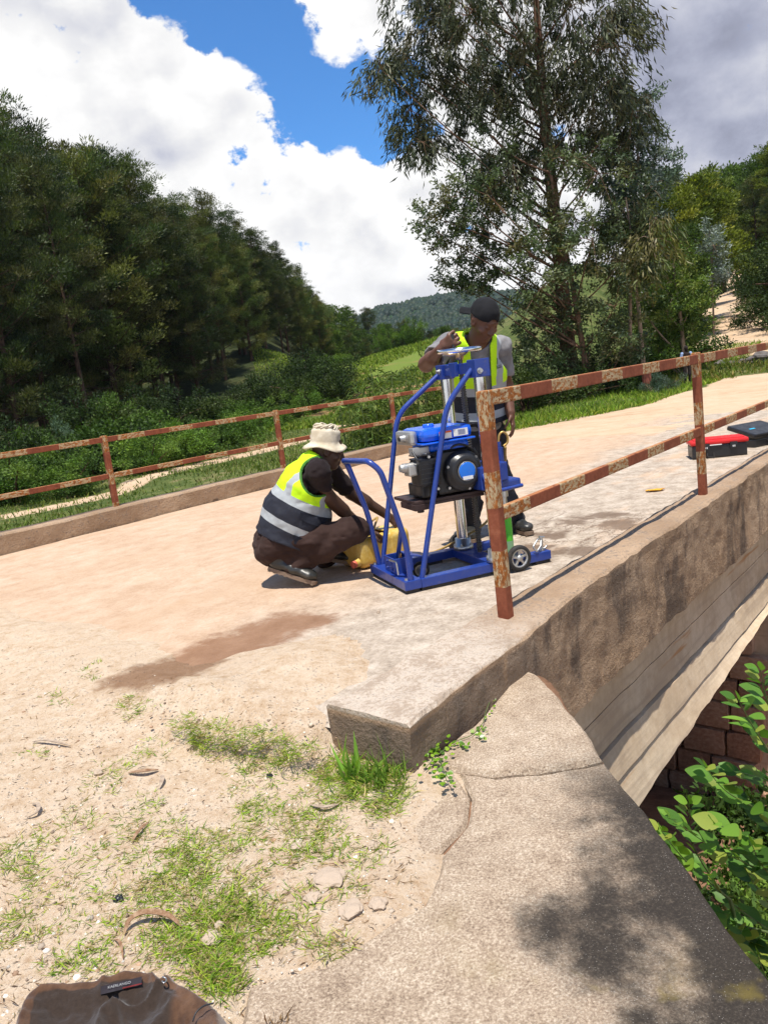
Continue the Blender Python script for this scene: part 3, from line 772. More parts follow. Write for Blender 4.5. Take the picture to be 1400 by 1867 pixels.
# --- wood behind the field
GW = 'trees of the wood beyond the field'
for i, (u, v, d) in enumerate([(612, 572, 118), (640, 572, 122), (668, 566, 125), (700, 600, 110), (735, 588, 106), (765, 600, 112), (800, 612, 120), (830, 600, 130), (622, 610, 98), (655, 612, 100), (690, 628, 98), (725, 625, 100), (755, 630, 98), (785, 635, 102), (600, 640, 88), (635, 640, 86), (668, 645, 88), (575, 650, 84), (815, 640, 104), (850, 620, 120), (640, 668, 76), (605, 672, 74), (575, 680, 72), (700, 655, 84), (735, 655, 88), (770, 655, 92), (590, 600, 112), (560, 620, 100)]):
    top = on_d(u, v, d); zg = terr1(top.x, top.y); k = i % 5
    hh = max(5, top.z-zg)
    plant_tree(PINES[k] if i % 3 else BROADS[1], top.x, top.y, hh/((18, 19, 17, 18, 16)[k] if i % 3 else 8), 'woodland_tree', 'green tree of the wood beyond the terraced field', 'tree', GW)
# --- right side
GH = 'trees on the hillside above the climbing road'
for i, (u, v, d) in enumerate([(1372, 290, 62), (1392, 255, 66), (1415, 225, 62), (1440, 240, 56), (1400, 325, 56), (1445, 300, 54), (1365, 320, 66), (1310, 292, 75), (1335, 270, 80)]):
    top = on_d(u, v+40, d); zg = terr1(top.x, top.y); hh = max(3, top.z-zg); k = i % 2
    plant_tree(BROADS[k] if i % 4 else PINES[2], top.x, top.y, hh/((9, 8)[k] if i % 4 else 17), 'hillside_tree', 'leafy tree on the bank above the climbing road at right', 'tree', GH)
for i, (u, v, d, k, lab) in enumerate([(1262, 305, 40, 0, 'olive green tree behind the tall eucalyptus, left of the climbing road'), (1292, 345, 52, 0, 'yellow green tree beside the climbing road, right of the olive one'), (1225, 400, 33, 1, 'dark leafy young tree right of the slim pale trunk'), (1238, 430, 36, 1, 'rounded green tree overhanging the left side of the climbing road'), (1200, 330, 36, 0, 'olive tree filling the gap right of the tall eucalyptus')]):
    top = on_d(u, v+35, d); zg = terr1(top.x, top.y); hh = max(3, top.z-zg)
    plant_tree(BROADS[k], top.x, top.y, hh/(9, 8)[k], 'roadside_tree', lab, 'tree', None)

# --- the tall eucalyptus and its neighbours, surveyed limb by limb
def survey_tree(name, label, dist, trunk, r0, r1, blobs, leafm, barkm, cols, style, dens=1.0, depth=1.0):
    """trunk: pixels up the stem; blobs: (u, v, radius in pixels) of foliage masses around it"""
    o = None; px = dist/FOC*1.02
    tp = [on_d(u, v, dist) for u, v in trunk]; base = tp[0].copy(); base.z = terr1(base.x, base.y)-.1
    tp[0] = base
    o = empty(name, base, 0, label, 'tree')
    tr = MB(); path = [q-base for q in smooth_path(tp, 4)]; n = len(path)
    tr.tube(path, [r0+(r1-r0)*(i/(n-1))**.8 for i in range(n)], 10, caps=False)
    PP, AA, LL, WW, CC, FL = [], [], [], [], [], []
    fwd = Vector((base.x, base.y, 0)).normalized(); rt = Vector((fwd.y, -fwd.x, 0))
    for (u, v, rp) in blobs:
        rad = rp*px; dz_ = rnd.uniform(-1, 1)*depth*min(1.8, rad*1.2)
        c = on_d(u, v, dist)+fwd*dz_; c = c-base
        zz = [q.z for q in path]; zt = c.z-rnd.uniform(.5, 1.1)*((c-path[min(range(n), key=lambda i: abs(zz[i]-c.z))]).length+.3)
        i0 = min(range(n), key=lambda i: abs(zz[i]-zt)); a = path[i0]
        if (c-a).length > .3:
            limb(tr, a, c, max(.016, .034*min(1, (c-a).length/2)), .009, rnd.uniform(-.12, .06), 6, 6)
        nt = max(5, int(rp*.62*dens))
        for t in range(nt):
            w = Vector((rnd.gauss(0, 1), rnd.gauss(0, 1), rnd.gauss(0, 1))).normalized()*rad*rnd.random()**.45
            p0 = c+w; od = Vector((w.x, w.y, 0)); od = od.normalized() if od.length > .01 else Vector((1, 0, 0))
            tl = rnd.uniform(.35, .95) if style == 'droop' else rnd.uniform(.25, .6)
            m_ = int((46 if style == 'droop' else 62)*rnd.uniform(.7, 1.2))
            f = rng.random((m_, 1))
            if style == 'droop':
                ax = np.array([od.x*.5, od.y*.5, -.9]); pts = np.array(p0)+f*tl*np.array([od.x*.45, od.y*.45, -.75])+rng.normal(size=(m_, 3))*.09
                A_ = ax+rng.normal(size=(m_, 3))*.38
                L_ = rng.uniform(.14, .30, m_); W_ = rng.uniform(.026, .050, m_)
            else:
                dr = np.array([od.x*.7, od.y*.7, rnd.uniform(-.3, .5)]); pts = np.array(p0)+f*tl*dr+rng.normal(size=(m_, 3))*.07
                A_ = dr*.5+rng.normal(size=(m_, 3))*.8+np.array([0, 0, -.25])
                L_ = rng.uniform(.07, .15, m_); W_ = rng.uniform(.028, .055, m_)
            k = rnd.randrange(len(cols))
            PP.append(pts); AA.append(A_); LL.append(L_); WW.append(W_); CC += [k]*m_
            if t % 3 == 0:
                e = p0+Vector((od.x*.3*tl, od.y*.3*tl, -.5*tl if style == 'droop' else .1)); tr.tube([c, c.lerp(p0, .55)+Vector((0, 0, .05)), p0, e], [.010, .008, .006, .003], 3, caps=False)
    P = np.concatenate(PP); A_ = np.concatenate(AA); n = len(P)
    V, F = cards(P, A_, np.concatenate(LL), np.concatenate(WW), None, .10)
    tr.build('trunk', barkm, o)
    link('crown', leafmesh('crown', [(V, F, tints(n, cols, .3, np.array(CC)))], leafm), None, o)
    return o
EUC = [(.065, .08, .036), (.09, .105, .05), (.135, .14, .07), (.045, .06, .03), (.10, .088, .04)]
tall = [(760, 60, 60), (725, 115, 50), (700, 135, 32), (740, 190, 48), (785, 230, 38), (775, 265, 22), (800, 120, 50), (800, 20, 50), (860, 50, 75), (840, 120, 55), (940, 40, 80), (930, 120, 60), (1040, 40, 85), (1120, 20, 55), (1150, 5, 30), (1090, 100, 60), (1030, 130, 55), (960, 180, 45), (1080, 180, 55), (1125, 150, 40), (900, 170, 30), (860, 200, 25), (1040, 220, 50), (985, 250, 40), (870, -50, 90), (980, -70, 100), (1090, -60, 80), (930, -150, 80), (1020, -170, 80), (760, -30, 60), (880, 330, 40), (910, 280, 40), (940, 330, 45), (1110, 250, 55), (1150, 210, 40)]
survey_tree('eucalyptus_tree', 'tall eucalyptus with drooping leaves and a brown trunk behind the standing man', 22.0, [(1047, 735), (1038, 660), (1031, 600), (1022, 500), (1008, 370), (997, 260), (988, 170), (984, 100), (978, 20), (972, -80), (968, -190)], .27, .05, tall, ML_EUC, MB_EUC, EUC, 'droop', .82)
MID = [(.07, .105, .04), (.095, .13, .05), (.14, .165, .075), (.05, .075, .034), (.11, .105, .04)]
mid = [(905, 260, 30), (880, 300, 35), (860, 370, 40), (820, 385, 38), (785, 395, 30), (840, 430, 40), (800, 425, 26), (875, 440, 45), (830, 490, 34), (832, 518, 24), (860, 520, 22), (910, 380, 50), (960, 400, 55), (930, 470, 50), (900, 500, 40), (990, 450, 55), (1050, 400, 60), (1040, 300, 50), (1090, 330, 55), (1130, 400, 50), (1080, 450, 60), (1130, 480, 45), (1000, 520, 60), (940, 550, 45), (1060, 540, 60), (1120, 560, 50), (960, 610, 45), (1010, 600, 50), (1080, 610, 50), (1130, 620, 40), (940, 660, 35), (975, 690, 40), (1090, 680, 40), (1000, 655, 45), (1125, 660, 35), (1060, 720, 30), (1000, 730, 30)]
survey_tree('young_eucalyptus', 'bushy eucalyptus with broad dark leaves in front of the tall trunk', 21.2, [(1080, 745), (1066, 660), (1050, 560), (1030, 450), (1010, 360), (1000, 280)], .10, .03, mid, ML_EUC, MB_EUC, MID, 'broad', .62)
BLUE = [(.12, .17, .14), (.09, .135, .105), (.06, .095, .06), (.16, .20, .17)]
survey_tree('blue_gum_sapling', 'slender gum tree with pale blue green young leaves right of the tall eucalyptus', 22.8, [(1150, 730), (1148, 600), (1150, 450), (1160, 330), (1165, 200)], .07, .02, [(1160, 190, 28), (1175, 240, 32), (1190, 295, 34), (1155, 290, 36), (1185, 350, 34), (1150, 360, 38), (1175, 410, 34), (1140, 430, 34), (1200, 320, 22), (1160, 480, 30), (1120, 330, 30)], ML_EUC, MB_PALE, BLUE, 'broad', 1.1)
OLV = [(.10, .12, .03), (.15, .15, .04), (.07, .09, .028), (.17, .15, .06)]
survey_tree('slim_tree', 'slim pale trunked tree with sparse yellowish leaves above a red marker post', 21.5, [(1176, 705), (1170, 640), (1164, 570), (1158, 505), (1150, 430), (1140, 360)], .075, .02, [(1150, 450, 35), (1165, 480, 30), (1130, 420, 35), (1185, 440, 30), (1135, 380, 28), (1195, 400, 26)], ML_EUC, MB_PALE, OLV, 'droop', .9)
survey_tree('pale_blue_shrub', 'whitish blue young gum beside the climbing road', 34.0, [(1300, 600), (1298, 520), (1292, 420)], .05, .015, [(1290, 425, 16), (1300, 450, 18), (1285, 460, 16), (1302, 490, 18), (1290, 510, 16)], ML_EUC, MB_PALE, [(.24, .28, .25), (.17, .21, .17)], 'broad', 1.6)
GB = [(.08, .13, .025), (.11, .17, .035), (.05, .09, .022), (.14, .18, .045)]
survey_tree('leafy_roadside_tree', 'dense green small tree at the foot of the climbing road', 25.0, [(1248, 655), (1242, 600), (1235, 540), (1225, 480)], .08, .02, [(1225, 470, 36), (1205, 520, 40), (1245, 520, 40), (1215, 570, 42), (1260, 560, 32), (1190, 600, 36), (1235, 610, 34), (1200, 640, 30), (1170, 560, 30), (1265, 595, 22), (1180, 640, 28)], ML_BROAD, MB_PALE, GB, 'broad', 1.1)

# --- bushes
def bush_variant(seed, cols, size=.062, n=7500, droop=False):
    rr = np.random.default_rng(seed); k = 42
    cen = rr.normal(size=(k, 3))*np.array([.42, .42, .26])+np.array([0, 0, .48]); cen[:, 2] = np.abs(cen[:, 2])
    ci = rr.integers(0, k, n); off = norm(rr.normal(size=(n, 3)))*(.19*rr.random((n, 1))**.5)
    P = cen[ci]+off; A_ = off*3+rr.normal(size=(n, 3))*.5+np.array([0, 0, .3 if not droop else -.5])
    V, F = cards(P, A_, rr.uniform(.6, 1.3, n)*size, rr.uniform(.3, .6, n)*size)
    me = leafmesh('foliage', [(V, F, tints(n, cols, .3, ci % len(cols)))], ML_BROAD)
    mb = MB()
    for q in range(9): mb.tube([(0, 0, -.2), tuple(cen[q]*.5+np.array([0, 0, .1])), tuple(cen[q])], [.025, .018, .006], 4, caps=False)
    t = mb.build('stem', MB_PINE); sm_ = t.data; bpy.data.objects.remove(t)
    return me, sm_
BU = [bush_variant(s, c) for s, c in ((1, [(.06, .115, .02), (.09, .155, .028), (.04, .075, .017)]), (2, [(.08, .155, .022), (.13, .21, .035), (.055, .105, .02)]), (3, [(.04, .068, .018), (.065, .092, .024), (.03, .052, .016)]), (4, [(.08, .13, .09), (.06, .10, .05), (.11, .15, .11)]))]
def bush(k, x, y, sx, sz, label, group=None, z=None):
    z = terr1(x, y)-.05 if z is None else z
    o = empty('bush', (x, y, z), rnd.uniform(0, 6.3), label, 'bush', group); o.scale = (sx, sx*rnd.uniform(.85, 1.15), sz)
    for nm, me in (('foliage', BU[k][0]), ('stem', BU[k][1])):
        c = bpy.data.objects.new(nm, me); COL.objects.link(c); c.parent = o
GU = 'undergrowth bushes along the forest foot'
for (u, v, d, k, w, h) in [(20, 870, 27, 1, 2.2, 2.0), (75, 850, 29, 0, 2.2, 2.2), (120, 860, 26, 1, 1.5, 1.4), (165, 830, 30, 0, 2.0, 2.2), (230, 815, 31, 0, 2.6, 3.0), (120, 760, 33, 3, 1.4, 2.4), (270, 830, 28, 1, 1.6, 1.5), (310, 815, 29, 1, 2.0, 1.8), (350, 800, 31, 0, 1.8, 1.6), (300, 780, 34, 1, 1.6, 2.0), (400, 790, 33, 0, 2.0, 1.7), (450, 780, 35, 1, 1.8, 1.5), (430, 770, 38, 0, 2.2, 2.0), (560, 760, 37, 1, 1.6, 1.5), (500, 770, 36, 0, 2.0, 1.4), (590, 750, 40, 2, 2.6, 2.6), (560, 745, 44, 2, 2.6, 3.0), (620, 755, 38, 2, 2.2, 2.2), (530, 740, 42, 2, 2.4, 2.6), (20, 800, 32, 2, 2.6, 3.0), (200, 745, 36, 0, 1.8, 3.2), (475, 745, 40, 2, 2.4, 2.6), (380, 745, 40, 2, 2.4, 2.6), (60, 780, 34, 0, 2.4, 2.8), (150, 775, 36, 2, 2.4, 3.0), (330, 750, 39, 2, 2.6, 2.6), (270, 760, 38, 2, 2.6, 3.0), (590, 700, 56, 1, 1.4, 1.2), (625, 700, 58, 0, 1.5, 1.2), (560, 715, 50, 2, 1.8, 1.8)]:
    q_ = .72 if d < 36 else .9; w *= q_*.9; h *= q_*.78; d *= q_; p = on_d(u, v, d); bush(k, p.x, p.y, w, h, {3: 'pale bluish bush among the dark pines at left'}.get(k, 'leafy bush in the undergrowth at the foot of the left forest'), GU)
for (u, v, d, k, w, h, lab) in [(960, 735, 19.5, 2, 1.3, 1.3, 'dark bush left of the tall eucalyptus foot'), (1020, 735, 20.2, 2, 1.3, 1.0, 'dark bush at the foot of the tall eucalyptus'), (1110, 715, 22, 2, 1.3, 1.1, 'dark bush between the tall eucalyptus and the red marker post'), (1200, 690, 20, 3, .45, .5, 'small pale green bush beside the red marker post'), (1150, 700, 23.5, 0, 1.6, 1.3, 'green bush behind the red marker post'), (1230, 660, 27, 0, 1.6, 1.3, 'green bush right of the slim pale tree'), (1290, 615, 36, 1, .7, .6, 'low bush beside the lower left side of the climbing road'), (755, 640, 52, 1, 1.0, 1.5, 'bright green bush on the crest of the field'), (705, 650, 56, 1, .9, 1.6, 'lighter bush on the field crest left of the bright one'), (1412, 560, 40, 2, 1.6, 2.2, 'dark bush overhanging the road cutting at right'), (1440, 545, 38, 2, 2.4, 2.6, 'dark bush at the right edge above the road cutting'), (1385, 540, 48, 2, 1.5, 2.0, 'dark bush at the top of the road cutting'), (1420, 585, 34, 2, 2.0, 1.6, 'dark bush low on the bank at the right edge')]:
    p = on_d(u, v, d); bush(k, p.x, p.y, w, h, lab)
# --- young leafy plants just behind the left kerb
def maize(seed, h):
    mb = MB(); rr = random.Random(seed); mb.tube([(0, 0, -.3), (.02, .01, h*.5), (.03*rr.uniform(-1, 1), .03, h)], [.016, .012, .005], 5, caps=False)
    st_ = mb.build('stem', MG_STEM); sm_ = st_.data; bpy.data.objects.remove(st_)
    n = 120; t = rng.random(n)**.8*h; an = rng.uniform(0, 6.28, n); L_ = rng.uniform(.16, .34, n)
    P = np.stack([rng.normal(size=n)*.12, rng.normal(size=n)*.12, t], 1); A_ = np.stack([np.cos(an)*.6, np.sin(an)*.6, rng.uniform(-.9, .15, n)], 1)
    V, F = cards(P, A_, L_*.8, rng.uniform(.016, .032, n), None, .18)
    return leafmesh('foliage', [(V, F, tints(n, [(.085, .14, .025), (.13, .19, .035), (.06, .10, .02), (.17, .20, .05)], .25))], ML_BROAD), sm_
MG_STEM = mat('green_stem', lambda g: {'Base Color': (.10, .14, .04), 'Roughness': .6})
MZ = [maize(q, 1.0+.12*q) for q in range(5)]
for i in range(46):
    u = rnd.uniform(640, 800); v = rnd.uniform(775, 815); l = rnd.uniform(6.15, 7.6)
    s = rnd.uniform(6.6, 10.2); p = W(s, l); pz = terr1(p.x, p.y)
    hh = rnd.uniform(1.0, 1.7)-.22*abs(s-8.2)*.5; k = rnd.randrange(5); q = MZ[k]
    o = empty('leafy_plant', (p.x, p.y, pz), rnd.uniform(0, 6.3), 'upright plant with long drooping leaves in the clump behind the left kerb', 'plant', 'clump of leafy plants behind the left kerb'); o.scale = (1, 1, max(.5, hh/(1.0+.12*k)))
    for nm, me in (('foliage', q[0]), ('stem', q[1])):
        c = bpy.data.objects.new(nm, me); COL.objects.link(c); c.parent = o
# --- trees over the far hill, one mass
def far_wood():
    n = 16000; az = rng.uniform(-4, 18, n); d = rng.uniform(430, 900, n); x, y = d*np.sin(np.radians(az)), d*np.cos(np.radians(az))
    z = terr(x, y); cn = np.array([mnoise.noise((a*.045, b*.045, 1.7)) for a, b in zip(x, y)]); z = z+cn*4
    ic = bmesh.new(); bmesh.ops.create_icosphere(ic, subdivisions=1, radius=1); V0 = np.array([v.co[:] for v in ic.verts]); F0 = np.array([[v.index for v in f.verts] for f in ic.faces]); ic.free(); k = len(V0)
    s = rng.uniform(1.3, 3.4, n)*(1+.25*(d > 600)); V = V0[None]*s[:, None, None]*rng.uniform(.7, 1.3, (n, k, 3))*np.array([1, 1, 1.15])+np.stack([x, y, z], 1)[:, None]
    F = (F0[None]+np.arange(n)[:, None, None]*k).reshape(-1, 3)
    me = npmesh('far_wood', V.reshape(-1, 3), F); c = np.array([[.018, .042, .016], [.028, .058, .02], [.02, .05, .022], [.045, .075, .025]])[rng.integers(0, 4, n)]*rng.uniform(.7, 1.3, (n, 1)); vcol(me, 'tint', np.repeat(c, k, axis=0))
    me.polygons.foreach_set('use_smooth', [True]*len(me.polygons))
    o = link('far_wood', me, ML_PINE); tag(o, 'dark trees covering the distant hill', 'wood', kind='stuff')
far_wood()
# ------------------------------------------------------------------ core drilling rig
def m_gloss(col, rough=.35, metal=0.0, dirt=.25, dcol=(.30, .22, .15), coat=0.0, sc=14):
    def fn(g):
        P = g.coord('Object'); n = g.noise(P, sc, 5, .65); n2 = g.noise(P, sc*5, 4, .7)
        c = g.mix(g.sm(n*.6+n2*.4, .52, .68)*dirt, col, dcol)
        return {'Base Color': c, 'Roughness': g.sm(n, .3, .7, rough*.8, min(1, rough*1.35)), 'Metallic': metal, 'Coat Weight': coat, 'Coat Roughness': .15}
    return fn
M_BLUE = mat('blue_frame_paint', m_gloss((.010, .040, .25), .36, 0, .42, (.13, .12, .16), .25, 20)); M_TANK = mat('bright_blue_tank', m_gloss((.004, .115, .72), .25, 0, .08, coat=.5))
M_CHROME = mat('chrome', m_gloss((.72, .72, .72), .16, 1, .25, (.38, .34, .29))); M_STEEL = mat('dull_steel', m_gloss((.55, .55, .54), .38, 1, .4, (.3, .27, .24)))
M_BLK = mat('black_plastic', m_gloss((.016, .016, .018), .38, 0, .25, (.07, .06, .05))); M_RUB = mat('black_rubber', m_gloss((.022, .02, .019), .75, 0, .5, (.11, .085, .06)))
M_DARK = mat('dark_primer', m_gloss((.035, .016, .014), .5, 0, .4, (.09, .05, .04))); M_WHITE = mat('white_print', m_gloss((.75, .75, .74), .5, 0, .1)); M_ORNG = mat('orange_print', m_gloss((.75, .12, .02), .5, 0, .1))
M_ALU = mat('cast_aluminium', m_gloss((.50, .49, .47), .45, .85, .6, (.22, .19, .16))); M_GREEN = mat('green_barrel_paint', m_gloss((.10, .55, .03), .4, 0, .1)); M_HOSE = mat('yellow_hose', m_gloss((.42, .27, .08), .45, 0, .3, (.2, .12, .05)))
_p2, _p3 = on_z(753, 1076, .02), on_z(1007, 1018, .02)
RX = Vector((_p3.x-_p2.x, _p3.y-_p2.y, 0)).normalized(); RY = Vector((-RX.y, RX.x, 0)); RANG = math.atan2(RX.y, RX.x)
rig = empty('core_drilling_rig', (_p2.x, _p2.y, 0), RANG, 'blue wheeled core drilling rig with petrol engine between the two men', 'drilling rig')
def RW(x, y, z): return Vector((_p2.x, _p2.y, 0))+RX*x+RY*y+Vector((0, 0, z))
def rb(name, m, *boxes, bev=.004, parent=rig):
    mb = MB()
    for lo, hi in boxes: mb.box(lo, hi, None, bev)
    return mb.build(name, m, parent)
def bolt(parent, p, ax=(0, 0, 1), r=.009, h=.010, m=None):
    mb = MB(); p = Vector(p); ax = Vector(ax); mb.cyl(p, p+ax*h, r, r, 6, True, False); mb.cyl(p-ax*.001, p+ax*.002, r*1.5, r*1.5, 12)
    return mb.build('bolt', m or M_STEEL, parent)
fb = rb('front_beam', M_BLUE, ((-.045, -.002, .022), (.055, .558, .075)))
rb('rubber_pad', M_RUB, ((-.035, .01, .001), (.045, .545, .022)), bev=.002)
nr = rb('base_rail', M_BLUE, ((.057, .0, .020), (.905, .062, .072)))
fr_ = rb('base_rail', M_BLUE, ((.057, .490, .020), (.905, .552, .072)))
for y0 in (.006, .496): rb('rubber_pad', M_RUB, ((.057, y0, .001), (.42, y0+.05, .0195)), bev=.001); rb('rubber_pad', M_RUB, ((.80, y0, .001), (.90, y0+.05, .0195)), bev=.001)
cm_ = rb('cross_member', M_BLUE, ((.495, .064, .024), (.60, .488, .078)))
for p in ((-.02, .03, .075), (-.02, .53, .075), (.09, .03, .072), (.02, .07, .075)): bolt(fb, p)
# handle hoop
mb = MB(); mb.tube(bend_path([(0, .50, .07), (-.035, .50, .40), (-.125, .50, .72), (-.155, .47, .745), (-.15, .05, .765), (-.10, .02, .71), (-.03, .02, .42), (.0, .02, .28), (.0, .02, .07)], .07, 6), .0165, 12); mb.build('handle', M_BLUE, rig)
# raking legs to the mast head
for y, pts in ((.50, [(.02, .50, .07), (.23, .50, .965), (.525, .47, 1.175)]), (.03, [(.075, .03, .07), (.338, .03, 1.005), (.545, .02, 1.215)])):
    mb = MB(); mb.tube(bend_path(pts, .09, 7), .0155, 12); mb.build('raking_leg', M_BLUE, rig)
mb = MB(); mb.tube([(.06, .33, .14), (-.012, .04, .36)], .013, 10); mb.build('brace', M_BLUE, rig)
# bracket on the front beam with lock pin
bk = rb('bracket', M_BLUE, ((-.02, .20, .0755), (-.012, .34, .165)), ((-.02, .19, .0755), (.075, .198, .165)), ((-.02, .342, .0755), (.075, .35, .165)), ((-.01, .26, .0755), (.05, .268, .14)), bev=.002)
for p in ((-.021, .23, .10), (-.021, .23, .14), (-.021, .30, .10), (-.021, .30, .14)): bolt(bk, p, (-1, 0, 0), .006, .006, M_BLUE)
mb = MB(); mb.tube(bend_path([(-.03, .24, .155), (-.03, .13, .165), (-.03, .12, .09)], .012, 4), .0055, 8); mb.build('lock_pin', M_STEEL, rig)
mb = MB(); mb.box((.06, .15, -.004), (.20, .30, .004), Matrix.Translation((0, 0, .195)) @ Matrix.Rotation(R(14), 4, 'Y'), .002); mb.box((.07, .15, .09), (.078, .30, .175)); mb.build('step_plate', M_BLUE, rig)
# wheels
def wheel(c, ax, r, w, spoke=True):
    c = Vector(c); ax = Vector(ax).normalized(); M = Matrix.Translation(c) @ ax.to_track_quat('Z', 'Y').to_matrix().to_4x4()
    t = MB(); t.lathe([(r*.72, -w*.45), (r*.9, -w*.5), (r*.98, -w*.3), (r, 0), (r*.98, w*.3), (r*.9, w*.5), (r*.72, w*.45), (r*.72, -w*.45)], M, 28); wo = t.build('wheel', M_RUB, rig)
    h = MB(); h.lathe([(r*.73, -w*.3), (r*.60, -w*.36), (r*.60, w*.36), (r*.73, w*.3)], M, 24); h.lathe([(.001, -w*.48), (r*.22, -w*.48), (r*.24, w*.48), (.001, w*.48)], M, 14)
    for k in range(5 if spoke else 0): h.box((-r*.09, 0, -w*.28), (r*.09, r*.66, w*.28), M @ Matrix.Rotation(2*PI*k/5, 4, 'Z'), .003)
    if not spoke: h.lathe([(.001, -w*.3), (r*.62, -w*.25), (r*.62, w*.25), (.001, w*.3)], M, 20)
    h.build('hub', M_ALU, wo)
wheel((.665, -.035, .078), (0, 1, 0), .077, .036); wheel((.60, .60, .074), (0, 1, 0), .072, .05, False); wheel((.17, .26, .052), (.5, 1, 0), .05, .05, False)
mb = MB(); mb.cyl((.665, -.05, .078), (.665, .05, .078), .008, n=8); mb.cyl((.60, .55, .074), (.60, .63, .074), .008, n=8); mb.build('axle', M_STEEL, rig)
# mast: two chromed columns, head, feed screw, hand wheel
CX = .548
for y in (.435, .012):
    mb = MB(); mb.cyl((CX, y, .079), (CX, y, 1.19), .034, n=24); c_ = mb.build('column', M_CHROME, rig)
    mb = MB(); mb.lathe([(.034, .15), (.050, .15), (.050, .105), (.062, .105), (.062, .0785), (.034, .0785)], Matrix.Translation((CX, y, 0)), 20); mb.build('column_foot', M_STEEL, rig)
    for k in range(5):
        a = k*2*PI/5+.3; bolt(c_, (CX+.054*math.cos(a), y+.054*math.sin(a), .106), r=.007)
hd = rb('mast_head', M_BLUE, ((CX-.028, .059, 1.16), (CX+.028, .395, 1.222)), ((CX-.046, -.036, 1.135), (CX+.046, .060, 1.235)), ((CX-.042, .394, 1.14), (CX+.042, .478, 1.228)), ((CX-.05, .20, 1.15), (CX-.0285, .28, 1.232)))
for p, ax in (((CX-.043, .43, 1.19), (-1, 0, 0)), ((CX, .479, 1.19), (0, 1, 0)), ((CX-.02, -.037, 1.17), (0, -1, 0))): bolt(hd, p, ax, .011, .02)
mb = MB(); scr = MB(); scr.cyl((CX+.01, .24, .09), (CX+.01, .24, 1.262), .0125, n=12)
tz = np.linspace(.1, 1.15, 1300)
scr.tube([(CX+.01+.0145*math.cos(z_*2*PI/.0145), .24+.0145*math.sin(z_*2*PI/.0145), z_) for z_ in np.arange(.1, 1.155, .0145/8)], .0046, 4); scr.build('feed_screw', mat('greased_screw', m_gloss((.10, .095, .09), .4, .8, .3)), rig)
hw = MB(); M = Matrix.Translation((CX+.01, .24, 1.30)) @ Matrix.Rotation(R(3), 4, 'X')
hw.lathe([(.108, -.004), (.128, -.012), (.132, .002), (.126, .012), (.110, .010), (.108, -.004)], M, 44); hwo = hw.build('hand_wheel', M_CHROME, rig)
sp = MB(); sp.lathe([(.001, .0), (.022, .0), (.026, -.03), (.018, -.058), (.001, -.058)], M, 16)
for k in range(3):
    a = k*2*PI/3+.5; sp.tube([M @ Vector((.015*math.cos(a), .015*math.sin(a), -.02)), M @ Vector((.06*math.cos(a), .06*math.sin(a), -.022)), M @ Vector((.116*math.cos(a), .116*math.sin(a), -.002))], [.013, .010, .009], 8)
sp.build('spokes', mat('bronze_casting', m_gloss((.45, .33, .19), .35, .8, .3)), hwo)
# engine
eg = rb('engine_block', M_BLK, ((.27, .10, .50), (.515, .39, .74)), ((.30, .13, .735), (.50, .37, .765)), ((.22, .12, .50), (.28, .38, .62)), bev=.014)
for k in range(7): rb('cooling_fin', M_DARK, ((.215, .16, .60+k*.02), (.275, .36, .607+k*.02)), bev=.001, parent=eg)
tk = MB(); tk.box((.185, .05, .812), (.495, .37, .888), None, .032); tk.box((.175, .042, .800), (.505, .378, .8115), None, .005); tk.box((.235, .08, .752), (.48, .345, .7995), None, .02)
tko = tk.build('fuel_tank', M_TANK, rig)
mb = MB(); mb.lathe([(.001, .012), (.03, .012), (.034, .004), (.034, -.004)], Matrix.Translation((.30, .22, .892)), 18); mb.build('filler_cap', M_TANK, tko)
rb('warning_label', M_WHITE, ((.283, .0488, .822), (.36, .0498, .862)), bev=0, parent=tko); rb('warning_label', M_ORNG, ((.283, .0480, .853), (.36, .0487, .863)), bev=0, parent=tko)
rb('warning_label', M_WHITE, ((.372, .0488, .826), (.462, .0498, .866)), bev=0, parent=tko)
rb('label_print', M_BLUE, *[((.40, .0478, .834+.006*k), (.445, .0486, .836+.006*k)) for k in range(5)], bev=0, parent=tko)
M = Matrix.Translation((.425, .10, .622)) @ Matrix.Rotation(R(90), 4, 'X')
mb = MB(); mb.lathe([(.118, 0), (.118, .02), (.108, .035), (.098, .040), (.092, .060), (.080, .066), (.05, .066), (.048, .060), (.001, .060)], M, 36); rc = mb.build('recoil_starter', M_BLK, rig)
mb = MB(); mb.lathe([(.050, .064), (.0505, .0695), (.046, .0700), (.001, .0700)], M, 30); mb.build('starter_disc', mat('blue_disc', m_gloss((.01, .17, .70), .35)), rc)
mb = MB(); mb.lathe([(.050, .0645), (.056, .068), (.056, .0645)], M, 30); mb.build('disc_rim', M_ALU, rc)
mb = MB(); mb.box((-.032, -.047, .0703), (.032, -.027, .0712), M, 0); mb.build('disc_label', M_WHITE, rc)
for k in range(3):
    a = k*2.1+.7; bolt(rc, tuple(M @ Vector((.106*math.cos(a), .106*math.sin(a), .034))), (0, -1, 0), .006, .006)
af = rb('air_filter', M_BLK, ((.150, .055, .57), (.272, .20, .725)), bev=.012)
for k in range(5): rb('filter_rib', M_BLK, ((.147, .050, .588+k*.026), (.272, .0545, .592+k*.026)), bev=.001, parent=af)
mb = MB(); mb.cyl((.075, .13, .685), (.15, .13, .678), .027, .031, 16); mb.box((.095, .09, .635), (.15, .17, .70), None, .01); mb.cyl((.058, .13, .686), (.075, .13, .685), .020, .024, 14); mb.build('carburettor', M_ALU, rig)
mb = MB(); mb.box((.135, .12, .80), (.183, .34, .882), None, .02); mb.cyl((.105, .20, .842), (.14, .20, .842), .018, .022, 14); mb.box((.135, .10, .745), (.24, .16, .79), None, .006); mf = mb.build('muffler', M_ALU, rig)
